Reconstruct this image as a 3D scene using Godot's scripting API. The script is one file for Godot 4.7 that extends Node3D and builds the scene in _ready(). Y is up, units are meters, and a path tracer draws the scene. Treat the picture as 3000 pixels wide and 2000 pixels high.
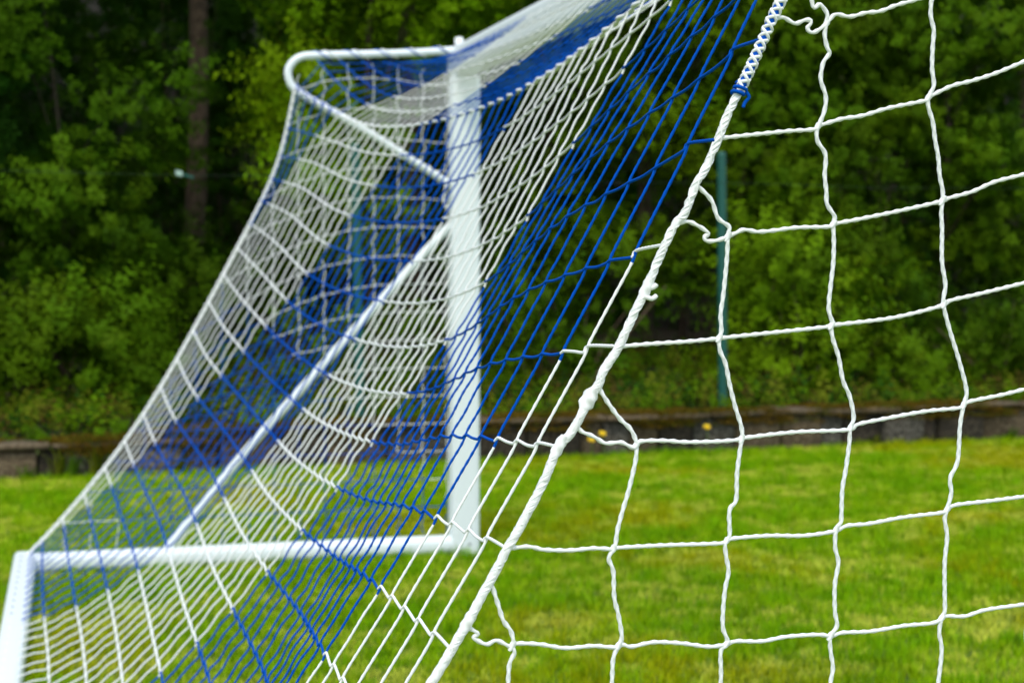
extends Node3D

# ---------------------------------------------------------------- tables
# back net: knot positions (metres) by row (-3 = top edge rope ... 15 = ground bar) and strand number
const NET_J := [0.000, 6.000, 12.000, 18.000, 24.250, 30.500, 36.500, 42.500, 48.500]
const NET_X := [
	[-0.645, -0.598, -0.560, -0.511, -0.485, -0.501, -0.530, -0.551, -0.645],
	[-0.686, -0.612, -0.597, -0.559, -0.529, -0.541, -0.581, -0.616, -0.679],
	[-0.725, -0.656, -0.641, -0.610, -0.584, -0.595, -0.631, -0.663, -0.709],
	[-0.767, -0.715, -0.692, -0.662, -0.642, -0.652, -0.680, -0.706, -0.743],
	[-0.814, -0.776, -0.745, -0.715, -0.700, -0.708, -0.729, -0.752, -0.783],
	[-0.865, -0.837, -0.800, -0.770, -0.756, -0.761, -0.779, -0.804, -0.829],
	[-0.919, -0.894, -0.856, -0.827, -0.812, -0.812, -0.829, -0.861, -0.881],
	[-0.975, -0.950, -0.911, -0.884, -0.867, -0.863, -0.880, -0.922, -0.937],
	[-1.032, -1.006, -0.966, -0.942, -0.925, -0.916, -0.934, -0.984, -0.996],
	[-1.090, -1.063, -1.021, -1.001, -0.986, -0.973, -0.990, -1.046, -1.058],
	[-1.149, -1.122, -1.078, -1.061, -1.050, -1.036, -1.049, -1.108, -1.121],
	[-1.209, -1.186, -1.138, -1.124, -1.118, -1.105, -1.114, -1.170, -1.187],
	[-1.272, -1.252, -1.202, -1.190, -1.188, -1.178, -1.184, -1.233, -1.255],
	[-1.339, -1.321, -1.273, -1.260, -1.261, -1.256, -1.261, -1.302, -1.328],
	[-1.410, -1.390, -1.350, -1.336, -1.336, -1.336, -1.345, -1.377, -1.405],
	[-1.487, -1.461, -1.434, -1.419, -1.414, -1.419, -1.434, -1.461, -1.486],
	[-1.566, -1.534, -1.524, -1.509, -1.497, -1.505, -1.527, -1.550, -1.568],
	[-1.644, -1.613, -1.618, -1.606, -1.592, -1.599, -1.621, -1.637, -1.646],
	[-1.710, -1.710, -1.710, -1.710, -1.710, -1.710, -1.710, -1.710, -1.710],
]
const NET_Y := [
	[1.930, 1.757, 1.688, 1.659, 1.647, 1.653, 1.688, 1.770, 1.930],
	[1.812, 1.700, 1.617, 1.570, 1.550, 1.558, 1.602, 1.686, 1.769],
	[1.705, 1.622, 1.525, 1.470, 1.451, 1.461, 1.509, 1.598, 1.655],
	[1.600, 1.528, 1.423, 1.367, 1.350, 1.362, 1.411, 1.506, 1.563],
	[1.495, 1.427, 1.320, 1.264, 1.248, 1.260, 1.310, 1.409, 1.475],
	[1.388, 1.322, 1.218, 1.163, 1.146, 1.157, 1.206, 1.307, 1.384],
	[1.280, 1.217, 1.120, 1.065, 1.045, 1.053, 1.102, 1.202, 1.286],
	[1.174, 1.113, 1.023, 0.969, 0.945, 0.951, 0.997, 1.095, 1.180],
	[1.069, 1.012, 0.928, 0.874, 0.848, 0.850, 0.894, 0.987, 1.070],
	[0.966, 0.912, 0.832, 0.780, 0.753, 0.751, 0.791, 0.880, 0.957],
	[0.864, 0.813, 0.734, 0.685, 0.659, 0.656, 0.690, 0.774, 0.844],
	[0.761, 0.712, 0.634, 0.589, 0.568, 0.563, 0.592, 0.669, 0.733],
	[0.655, 0.610, 0.532, 0.493, 0.478, 0.473, 0.496, 0.568, 0.625],
	[0.544, 0.504, 0.430, 0.399, 0.390, 0.385, 0.404, 0.469, 0.520],
	[0.427, 0.397, 0.331, 0.307, 0.305, 0.302, 0.316, 0.373, 0.418],
	[0.310, 0.292, 0.240, 0.224, 0.225, 0.224, 0.236, 0.283, 0.318],
	[0.200, 0.195, 0.162, 0.153, 0.155, 0.156, 0.165, 0.200, 0.223],
	[0.113, 0.117, 0.105, 0.101, 0.102, 0.103, 0.110, 0.129, 0.139],
	[0.075, 0.075, 0.075, 0.075, 0.075, 0.075, 0.075, 0.075, 0.075],
]
const SIDE_COLUMNS := [
	[-1.1051, 0.9275, -1.0985, 0.9068, -1.0930, 0.8904, -1.0856, 0.8803, -1.0823, 0.8690, -1.0837, 0.8644, -1.0811, 0.8560, -1.0862, 0.8452, -1.0877, 0.8248],
	[-0.9915, 1.1320, -0.9801, 1.1145, -0.9671, 1.0977, -0.9553, 1.0866, -0.9495, 1.0753, -0.9487, 1.0698, -0.9486, 1.0572, -0.9519, 1.0406, -0.9579, 1.0173, -0.9634, 0.9998, -0.9690, 0.9790, -0.9708, 0.9656, -0.9734, 0.9599, -0.9783, 0.9500, -0.9732, 0.9360, -0.9719, 0.9083, -0.9672, 0.8894, -0.9633, 0.8659, -0.9670, 0.8566, -0.9726, 0.8430, -0.9740, 0.8172],
	[-0.8814, 1.3416, -0.8662, 1.3270, -0.8587, 1.3087, -0.8461, 1.2994, -0.8472, 1.2900, -0.8481, 1.2650, -0.8516, 1.2280, -0.8545, 1.2070, -0.8535, 1.1884, -0.8562, 1.1815, -0.8548, 1.1677, -0.8484, 1.1537, -0.8431, 1.1302, -0.8365, 1.1067, -0.8300, 1.0878, -0.8283, 1.0760, -0.8302, 1.0635, -0.8338, 1.0353, -0.8346, 1.0069, -0.8420, 0.9957, -0.8417, 0.9680, -0.8467, 0.9605, -0.8454, 0.9464, -0.8425, 0.9296, -0.8462, 0.9109, -0.8483, 0.8872, -0.8481, 0.8683, -0.8432, 0.8561, -0.8443, 0.8502, -0.8506, 0.8424, -0.8502, 0.8088],
	[-0.7535, 1.5418, -0.7435, 1.5375, -0.7354, 1.5280, -0.7360, 1.5182, -0.7378, 1.5051, -0.7348, 1.4925, -0.7319, 1.4860, -0.7382, 1.4775, -0.7409, 1.4679, -0.7415, 1.4563, -0.7357, 1.4404, -0.7366, 1.4258, -0.7417, 1.4125, -0.7444, 1.4074, -0.7459, 1.4011, -0.7442, 1.3913, -0.7360, 1.3801, -0.7346, 1.3703, -0.7356, 1.3556, -0.7333, 1.3373, -0.7323, 1.3245, -0.7233, 1.3113, -0.7248, 1.3032, -0.7237, 1.2840, -0.7241, 1.2604, -0.7270, 1.2346, -0.7286, 1.2109, -0.7235, 1.1953, -0.7259, 1.1923, -0.7229, 1.1778, -0.7161, 1.1588, -0.7104, 1.1330, -0.7023, 1.1160, -0.6971, 1.0927, -0.7010, 1.0808, -0.7019, 1.0643, -0.7056, 1.0359, -0.7094, 1.0143, -0.7101, 0.9857, -0.7108, 0.9775, -0.7164, 0.9690, -0.7170, 0.9498, -0.7130, 0.9331, -0.7168, 0.9091, -0.7163, 0.8799, -0.7136, 0.8631, -0.7212, 0.8525, -0.7210, 0.8366, -0.7178, 0.8170, -0.7204, 0.8001],
	[-0.6099, 1.5553, -0.6110, 1.5479, -0.6115, 1.5312, -0.6075, 1.5151, -0.6084, 1.4984, -0.6087, 1.4736, -0.6063, 1.4555, -0.6127, 1.4420, -0.6125, 1.4319, -0.6068, 1.4157, -0.6035, 1.3957, -0.5994, 1.3775, -0.5973, 1.3577, -0.5932, 1.3409, -0.5934, 1.3304, -0.5944, 1.3158, -0.5932, 1.2989, -0.5925, 1.2632, -0.5878, 1.2368, -0.5900, 1.2175, -0.5827, 1.1906, -0.5688, 1.1518, -0.5592, 1.1188, -0.5627, 1.1025, -0.5665, 1.0800, -0.5687, 1.0411, -0.5776, 1.0218, -0.5760, 1.0049, -0.5808, 0.9867, -0.5835, 0.9757, -0.5802, 0.9560, -0.5826, 0.9269, -0.5819, 0.8921, -0.5815, 0.8724, -0.5852, 0.8642, -0.5879, 0.8481, -0.5845, 0.8282, -0.5880, 0.7912],
]
const SIDE_ROWS := [
	[-0.7979, 1.5197, -0.7865, 1.5220, -0.7726, 1.5161, -0.7616, 1.5201, -0.7544, 1.5200, -0.7551, 1.5157, -0.7579, 1.5127, -0.7562, 1.5084, -0.7494, 1.5079, -0.7368, 1.5164, -0.7317, 1.5224, -0.7245, 1.5278, -0.7084, 1.5259, -0.6903, 1.5306, -0.6724, 1.5332, -0.6542, 1.5401, -0.6267, 1.5483, -0.6111, 1.5545, -0.5863, 1.5619],
	[-0.8580, 1.3926, -0.8133, 1.3979, -0.7778, 1.4019, -0.7496, 1.4043, -0.7432, 1.4085, -0.7352, 1.4109, -0.7156, 1.4165, -0.6921, 1.4203, -0.6612, 1.4292, -0.6172, 1.4385, -0.6123, 1.4423, -0.6008, 1.4482, -0.5821, 1.4562, -0.5599, 1.4617, -0.5295, 1.4713, -0.4956, 1.4848, -0.4743, 1.4934],
	[-0.9053, 1.3019, -0.8930, 1.3045, -0.8795, 1.2992, -0.8705, 1.2935, -0.8697, 1.2910, -0.8736, 1.2888, -0.8732, 1.2855, -0.8677, 1.2838, -0.8561, 1.2856, -0.8464, 1.2893, -0.8386, 1.2926, -0.8285, 1.2963, -0.8136, 1.2942, -0.7962, 1.2954, -0.7681, 1.2989, -0.7300, 1.3002, -0.7243, 1.3032, -0.6960, 1.3082, -0.6502, 1.3171, -0.5968, 1.3285, -0.5855, 1.3327, -0.5573, 1.3399, -0.5291, 1.3512, -0.4928, 1.3600, -0.4713, 1.3664],
	[-0.9692, 1.1735, -0.9313, 1.1759, -0.8945, 1.1776, -0.8620, 1.1801, -0.8499, 1.1815, -0.8122, 1.1847, -0.7617, 1.1890, -0.7300, 1.1920, -0.7219, 1.1938, -0.6523, 1.2010, -0.5941, 1.2134, -0.5807, 1.2198, -0.5456, 1.2268, -0.4900, 1.2388, -0.4684, 1.2442],
	[-1.0144, 1.0913, -1.0088, 1.0851, -0.9956, 1.0794, -0.9828, 1.0722, -0.9655, 1.0725, -0.9518, 1.0667, -0.9442, 1.0729, -0.9159, 1.0729, -0.8935, 1.0708, -0.8577, 1.0705, -0.8330, 1.0717, -0.8240, 1.0737, -0.7670, 1.0781, -0.7050, 1.0790, -0.6920, 1.0847, -0.6632, 1.0896, -0.6100, 1.0971, -0.5669, 1.1003, -0.5564, 1.1066, -0.5153, 1.1134, -0.4872, 1.1190, -0.4655, 1.1228],
	[-1.0877, 0.9658, -1.0661, 0.9666, -1.0494, 0.9627, -1.0212, 0.9607, -0.9961, 0.9617, -0.9760, 0.9601, -0.9677, 0.9611, -0.9165, 0.9614, -0.8518, 0.9607, -0.8393, 0.9650, -0.7960, 0.9664, -0.7550, 0.9647, -0.7189, 0.9680, -0.7034, 0.9734, -0.6770, 0.9746, -0.6347, 0.9800, -0.5892, 0.9832, -0.5808, 0.9867, -0.5702, 0.9913, -0.5265, 0.9943, -0.4844, 0.9977, -0.4626, 1.0004],
	[-1.1348, 0.8864, -1.1279, 0.8839, -1.1203, 0.8784, -1.1254, 0.8748, -1.1181, 0.8697, -1.1097, 0.8667, -1.1017, 0.8702, -1.0936, 0.8672, -1.0852, 0.8627, -1.0790, 0.8656, -1.0542, 0.8634, -1.0259, 0.8576, -0.9954, 0.8580, -0.9719, 0.8551, -0.9620, 0.8574, -0.9521, 0.8546, -0.9275, 0.8578, -0.8958, 0.8548, -0.8656, 0.8493, -0.8455, 0.8503, -0.8329, 0.8532, -0.8026, 0.8514, -0.7741, 0.8546, -0.7380, 0.8547, -0.7200, 0.8525, -0.7069, 0.8551, -0.6726, 0.8546, -0.6325, 0.8584, -0.5949, 0.8597, -0.5814, 0.8663, -0.5565, 0.8649, -0.5295, 0.8707, -0.4816, 0.8743, -0.4597, 0.8771],
]
const ROPE := [-0.7810, 1.5550, -0.7879, 1.5403, -0.7991, 1.5190, -0.8075, 1.5011, -0.8246, 1.4620, -0.8364, 1.4423, -0.8501, 1.4132, -0.8599, 1.3904, -0.8720, 1.3647, -0.8853, 1.3405, -0.8988, 1.3116, -0.9060, 1.3030, -0.9192, 1.2796, -0.9390, 1.2345, -0.9505, 1.2098, -0.9703, 1.1717, -0.9848, 1.1472, -0.9903, 1.1341, -1.0015, 1.1179, -1.0100, 1.0987, -1.0229, 1.0816, -1.0340, 1.0680, -1.0538, 1.0279, -1.0735, 0.9916, -1.0859, 0.9715, -1.1070, 0.9358, -1.1312, 0.8912, -1.1456, 0.8696, -1.1696, 0.8303]


# the two yarns that the net is knitted from
const WHITE := Color(0.79, 0.80, 0.80)
const BLUE := Color(0.002, 0.072, 0.42)
const GOAL_DEPTH := 1.757
const Z_NEAR := 5.0
const Z_FAR := 0.02
const Z_POST := 5.16

var rng := RandomNumberGenerator.new()
var mats := {}
var counts := {}

# ---------------------------------------------------------------- helpers
func numbered(called: String) -> String:
	var n: int = counts.get(called, 0)
	counts[called] = n + 1
	return called if n == 0 else "%s_%03d" % [called, n]

func tag(o: Node, label: String, category: String, group := "", kind := "") -> void:
	if label: o.set_meta("label", label)
	if category: o.set_meta("category", category)
	if group: o.set_meta("group", group)
	if kind: o.set_meta("kind", kind)

func thing(called: String, label: String, category: String, at := Vector3.ZERO, group := "") -> Node3D:
	var o := Node3D.new()
	o.name = numbered(called)
	add_child(o, true)
	o.position = at
	tag(o, label, category, group)
	return o

func part(called: String, mesh: Mesh, mat: Material, parent: Node3D, at := Vector3.ZERO) -> MeshInstance3D:
	var m := MeshInstance3D.new()
	m.mesh = mesh
	m.name = called
	if mat: m.material_override = mat
	m.position = at
	parent.add_child(m, true)
	return m

func group_node(called: String, parent: Node3D) -> Node3D:
	var o := Node3D.new()
	o.name = called
	parent.add_child(o, true)
	return o

func noise_tex(freq: float, seed_: int, ramp: Array, size := 512, octaves := 5, normal := false, bump := 4.0) -> NoiseTexture2D:
	var n := FastNoiseLite.new()
	n.noise_type = FastNoiseLite.TYPE_SIMPLEX_SMOOTH
	n.seed = seed_
	n.frequency = freq
	n.fractal_octaves = octaves
	n.fractal_gain = 0.55
	var t := NoiseTexture2D.new()
	t.width = size
	t.height = size
	t.seamless = true
	t.noise = n
	if normal:
		t.as_normal_map = true
		t.bump_strength = bump
	else:
		var g := Gradient.new()
		var offs := PackedFloat32Array()
		var cols := PackedColorArray()
		for r in ramp:
			offs.append(r[0])
			cols.append(r[1])
		g.offsets = offs
		g.colors = cols
		t.color_ramp = g
	return t

func plain(col: Color, rough: float, metal := 0.0) -> StandardMaterial3D:
	var m := StandardMaterial3D.new()
	m.albedo_color = col
	m.roughness = rough
	m.metallic = metal
	return m

func textured(tex: Texture2D, nrm: Texture2D, scale: float, rough: float, nscale := 1.0) -> StandardMaterial3D:
	var m := StandardMaterial3D.new()
	m.albedo_texture = tex
	m.roughness = rough
	m.uv1_triplanar = true
	m.uv1_world_triplanar = true
	m.uv1_scale = Vector3.ONE * scale
	if nrm:
		m.normal_enabled = true
		m.normal_texture = nrm
		m.normal_scale = nscale
	return m

func dyed(rough: float, leaf := false) -> StandardMaterial3D:
	var m := StandardMaterial3D.new()
	m.vertex_color_use_as_albedo = true
	m.roughness = rough
	m.metallic_specular = 0.15
	if leaf:
		m.backlight_enabled = true
		m.backlight = Color(0.30, 0.48, 0.0)
		m.metallic_specular = 0.12
		m.cull_mode = BaseMaterial3D.CULL_DISABLED
	return m

# a cord or tube along control points; seg_cols gives the dye of each control segment
func cord_mesh(ctrl: PackedVector3Array, seg_cols: Array, radius: float, step: float, sides := 8, braid := 0.0, straight := false, radii := []) -> ArrayMesh:
	var pts := PackedVector3Array()
	var cols := PackedColorArray()
	var rads := PackedFloat32Array()
	var n := ctrl.size()
	for i in n - 1:
		var p1 := ctrl[i]
		var p2 := ctrl[i + 1]
		var p0 := ctrl[i - 1] if i > 0 else p1 * 2.0 - p2
		var p3 := ctrl[i + 2] if i + 2 < n else p2 * 2.0 - p1
		var c: Color = seg_cols[i] if seg_cols.size() > 1 else seg_cols[0]
		var nxt: Color = c
		if seg_cols.size() > 1 and i + 1 < seg_cols.size(): nxt = seg_cols[i + 1]
		var k := 1 if straight else maxi(1, ceili(p1.distance_to(p2) / step))
		for q in k:
			var t := float(q) / k
			pts.append(p1.cubic_interpolate(p2, p0, p3, t) if not straight else p1)
			cols.append(c)
			rads.append(lerpf(radii[i], radii[i + 1], t) if radii.size() else radius)
		if i == n - 2 or nxt != c:
			pts.append(p2)
			cols.append(c)
			rads.append(radii[i + 1] if radii.size() else radius)
	var m := pts.size()
	var V := PackedVector3Array()
	var N := PackedVector3Array()
	var C := PackedColorArray()
	var I := PackedInt32Array()
	V.resize(m * sides + 2)
	N.resize(m * sides + 2)
	C.resize(m * sides + 2)
	var tan_prev := Vector3.ZERO
	var side := Vector3.ZERO
	var s := 0.0
	var kk := TAU / 0.0062
	for i in m:
		var a := i
		while a > 0 and pts[a].distance_squared_to(pts[i]) < 1e-12: a -= 1
		var b := i
		while b < m - 1 and pts[b].distance_squared_to(pts[i]) < 1e-12: b += 1
		var tn := (pts[b] - pts[a]).normalized()
		if i == 0:
			side = tn.cross(Vector3.UP if absf(tn.y) < 0.9 else Vector3.RIGHT).normalized()
		else:
			side = (side - tn * side.dot(tn)).normalized()
			s += pts[i].distance_to(pts[i - 1])
		var up := tn.cross(side)
		for h in sides:
			var th := TAU * h / sides
			var d := side * cos(th) + up * sin(th)
			var r := rads[i]
			var nn := d
			if braid > 0.0:
				var tw := 2.0 * th
				var f1 := kk * s * 0.5
				r *= 1.0 + braid * 0.5 * (cos(tw + f1) + cos(tw - f1))
				var ds := rads[i] * braid * 0.25 * kk * (sin(tw - f1) - sin(tw + f1))
				nn = (d - tn * ds).normalized()
			V[i * sides + h] = pts[i] + d * r
			N[i * sides + h] = nn
			C[i * sides + h] = cols[i]
	for i in m - 1:
		if pts[i].distance_squared_to(pts[i + 1]) < 1e-12: continue
		for h in sides:
			var h2 := (h + 1) % sides
			var a0 := i * sides + h
			var b0 := i * sides + h2
			var a1 := a0 + sides
			var b1 := b0 + sides
			I.append_array([a0, a1, b0, b0, a1, b1])
	var e0 := m * sides
	V[e0] = pts[0]
	V[e0 + 1] = pts[m - 1]
	N[e0] = (pts[0] - pts[1]).normalized()
	N[e0 + 1] = (pts[m - 1] - pts[m - 2]).normalized()
	C[e0] = cols[0]
	C[e0 + 1] = cols[m - 1]
	for h in sides:
		var h2 := (h + 1) % sides
		I.append_array([e0, h, h2, e0 + 1, (m - 1) * sides + h2, (m - 1) * sides + h])
	return surface(V, N, C, I)

func surface(V: PackedVector3Array, N: PackedVector3Array, C: PackedColorArray, I: PackedInt32Array) -> ArrayMesh:
	var arr := []
	arr.resize(Mesh.ARRAY_MAX)
	arr[Mesh.ARRAY_VERTEX] = V
	arr[Mesh.ARRAY_NORMAL] = N
	arr[Mesh.ARRAY_COLOR] = C
	arr[Mesh.ARRAY_INDEX] = I
	var am := ArrayMesh.new()
	am.add_surface_from_arrays(Mesh.PRIMITIVE_TRIANGLES, arr)
	return am

# straight extrusion of a closed outline (given in the plane of axes u, v) from a to b
func extrude(outline: PackedVector2Array, a: Vector3, b: Vector3, u: Vector3, v: Vector3) -> ArrayMesh:
	var st := SurfaceTool.new()
	st.begin(Mesh.PRIMITIVE_TRIANGLES)
	if u.cross(v).dot(b - a) < 0.0:
		var swap := a
		a = b
		b = swap
	var n := outline.size()
	for i in n:
		var p := outline[i]
		var q := outline[(i + 1) % n]
		var o0 := outline[(i - 1 + n) % n]
		var q2 := outline[(i + 2) % n]
		var e := (q - p).normalized()
		var ep := (p - o0).normalized()
		var en := (q2 - q).normalized()
		var n1 := Vector2(e.y, -e.x)
		var na := (n1 + Vector2(ep.y, -ep.x)).normalized() if e.dot(ep) > 0.8 else n1
		var nb := (n1 + Vector2(en.y, -en.x)).normalized() if e.dot(en) > 0.8 else n1
		var pa := u * p.x + v * p.y
		var qa := u * q.x + v * q.y
		var Na := u * na.x + v * na.y
		var Nb := u * nb.x + v * nb.y
		for w in [[a + pa, Na], [b + pa, Na], [a + qa, Nb], [a + qa, Nb], [b + pa, Na], [b + qa, Nb]]:
			st.set_normal(w[1])
			st.add_vertex(w[0])
	var tri := Geometry2D.triangulate_polygon(outline)
	for endp in [[a, (a - b).normalized()], [b, (b - a).normalized()]]:
		for i in tri:
			st.set_normal(endp[1])
			st.add_vertex(endp[0] + u * outline[i].x + v * outline[i].y)
	st.index()
	return st.commit()

# rounded rectangle from x0..x1, y0..y1, with an optional slot cut into the x0 side
func round_rect(x0: float, x1: float, y0: float, y1: float, r: float, slot := 0.0, segs := 6) -> PackedVector2Array:
	var o := PackedVector2Array()
	for c in [[x1 - r, y1 - r, 0.0], [x0 + r, y1 - r, 0.5], [x0 + r, y0 + r, 1.0], [x1 - r, y0 + r, 1.5]]:
		if c[2] == 1.0 and slot > 0.0:
			var m := (y0 + y1) * 0.5
			for w in [[x0, m + slot], [x0 + slot * 1.6, m + slot], [x0 + slot * 1.6, m - slot], [x0, m - slot]]:
				o.append(Vector2(w[0], w[1]))
		for i in segs + 1:
			var th: float = PI * (c[2] + 0.5 * i / segs)
			o.append(Vector2(c[0] + r * cos(th), c[1] + r * sin(th)))
	return o

func lathe(profile: Array, segs := 14) -> ArrayMesh:
	var st := SurfaceTool.new()
	st.begin(Mesh.PRIMITIVE_TRIANGLES)
	for i in profile.size() - 1:
		var p: Vector2 = profile[i]
		var q: Vector2 = profile[i + 1]
		for h in segs:
			var a := TAU * h / segs
			var b := TAU * (h + 1) / segs
			var A := Vector3(p.x * cos(a), p.y, p.x * sin(a))
			var B := Vector3(p.x * cos(b), p.y, p.x * sin(b))
			var C := Vector3(q.x * cos(a), q.y, q.x * sin(a))
			var D := Vector3(q.x * cos(b), q.y, q.x * sin(b))
			for w in [A, C, B, B, C, D]: st.add_vertex(w)
	st.generate_normals()
	st.index()
	return st.commit()

# ---------------------------------------------------------------- net surface
func cr(tab: Array, j: float) -> float:
	var n := NET_J.size()
	var i := 0
	while i < n - 2 and j > NET_J[i + 1]: i += 1
	var t: float = (j - NET_J[i]) / (NET_J[i + 1] - NET_J[i])
	var p1: float = tab[i]
	var p2: float = tab[i + 1]
	var p0: float = tab[i - 1] if i > 0 else 2.0 * p1 - p2
	var p3: float = tab[i + 2] if i + 2 < n else 2.0 * p2 - p1
	return cubic_interpolate(p1, p2, p0, p3, t)

func strand_z(j: float) -> float:
	return Z_NEAR + (Z_FAR - Z_NEAR) * j / 48.5

func edge_near(j: float) -> float:
	return exp(-j / 5.0) + exp(-(48.5 - j) / 5.0)

# knot of row k and strand j; rows above -3 are the roof up to the crossbar (row -10)
func knot(k: int, j: float) -> Vector3:
	if k >= -3:
		# the strand next to the corner rope is drawn up by its short ties
		var lift := 0.012 * clampf(1.0 - absf(j - 1.0) / 1.3, 0.0, 1.0) if k >= -2 and k <= 2 else 0.0
		return Vector3(cr(NET_X[k + 3], j) + lift * 0.5, cr(NET_Y[k + 3], j) + lift, strand_z(j))
	var s := (-3.0 - k) / 7.0
	var a := knot(-3, j)
	var b := Vector3(-0.012, 2.075, strand_z(j))
	var p := a.lerp(b, s)
	var e := clampf(edge_near(j), 0.0, 1.0)
	p.y = lerpf(p.y - 0.022 * sin(PI * s) * (1.0 - e), 2.045, e * e * (1.0 - 0.5 * (1.0 - e)) * minf(1.0, s * 7.0))
	return p

# the net is knitted in diagonal stripes, twelve meshes of blue yarn and twelve of white;
# d = strand number minus row number is constant along a stripe
func is_blue(d: float) -> bool:
	return posmod(floori((d + 2.0) / 12.0), 2) == 0

func dye(d: float) -> Color:
	return BLUE if is_blue(d) else WHITE

func wave(i: int, a: int) -> float:
	return sin(i * 12.9898 + a * 78.233) * 0.5 + sin(i * 3.71 + a * 1.93 + 0.7) * 0.5

# ---------------------------------------------------------------- goal
func build_goal() -> void:
	var paint: Material = mats.paint
	var g := thing("football_goal", "white painted metal youth football goal standing on the lawn", "goal")
	var prof := round_rect(0.0, 0.122, -0.05, 0.05, 0.026, 0.006)
	for z in [0.0, Z_POST]:
		part("post", extrude(prof, Vector3(0, 0, z), Vector3(0, 2.0, z), Vector3.RIGHT, Vector3.BACK), paint, g)
	var bar := round_rect(0.0, 0.122, -0.06, 0.06, 0.03, 0.006)
	part("crossbar", extrude(bar, Vector3(0, 2.062, -0.052), Vector3(0, 2.062, Z_POST + 0.052), Vector3.RIGHT, Vector3.UP), paint, g)
	var tube := round_rect(-0.04, 0.04, 0.003, 0.083, 0.032)
	for z in [0.0, Z_POST]:
		part("side_ground_bar", extrude(tube, Vector3(0.004, 0, z), Vector3(-GOAL_DEPTH + 0.07, 0, z), Vector3.BACK, Vector3.UP), paint, g)
	var rear := round_rect(-GOAL_DEPTH, -GOAL_DEPTH + 0.085, 0.002, 0.084, 0.022, 0.006)
	part("rear_ground_bar", extrude(rear, Vector3(0, 0, -0.045), Vector3(0, 0, Z_POST + 0.045), Vector3.RIGHT, Vector3.UP), paint, g)
	for z in [0.0, Z_POST]:
		# bent tube that carries the net: back from the corner, round the bend and down to the post
		var b := PackedVector3Array()
		for p in [[0.05, 2.108], [-0.171, 2.087], [-0.453, 2.070], [-0.575, 2.063], [-0.622, 2.054], [-0.655, 2.030], [-0.671, 1.995], [-0.662, 1.950], [-0.636, 1.918], [-0.593, 1.892], [-0.482, 1.834], [-0.342, 1.758], [-0.171, 1.654], [0.01, 1.546]]:
			b.append(Vector3(p[0], p[1], z))
		part("net_bracket", cord_mesh(b, [Color.WHITE], 0.0155, 0.012, 14), paint, g)
		var s := PackedVector3Array([Vector3(0.012, 1.392, z), Vector3(-0.157, 1.216, z), Vector3(-0.598, 0.737, z), Vector3(-0.876, 0.430, z), Vector3(-1.165, 0.078, z)])
		part("brace", cord_mesh(s, [Color.WHITE], 0.0175, 0.05, 14), paint, g)
		var cap := part("corner_cap", lathe([Vector2(0.0, 0.0), Vector2(0.017, 0.0), Vector2(0.019, 0.012), Vector2(0.019, 0.032), Vector2(0.013, 0.039), Vector2(0.0, 0.040)]), mats.cap, g, Vector3(0.038, 2.119, z))
		cap.set_meta("label", "small white plastic cap on the corner")
		for p in [[0.075, 0.112], [0.075, 0.05]]:
			var zz := 0.0505 if z < 1.0 else -0.0505
			var bo := part("bolt", lathe([Vector2(0.0, -0.002), Vector2(0.006, -0.002), Vector2(0.006, 0.001), Vector2(0.0, 0.002)], 10), mats.steel, g, Vector3(p[0], p[1], z + zz))
			bo.rotation.x = PI / 2

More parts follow.
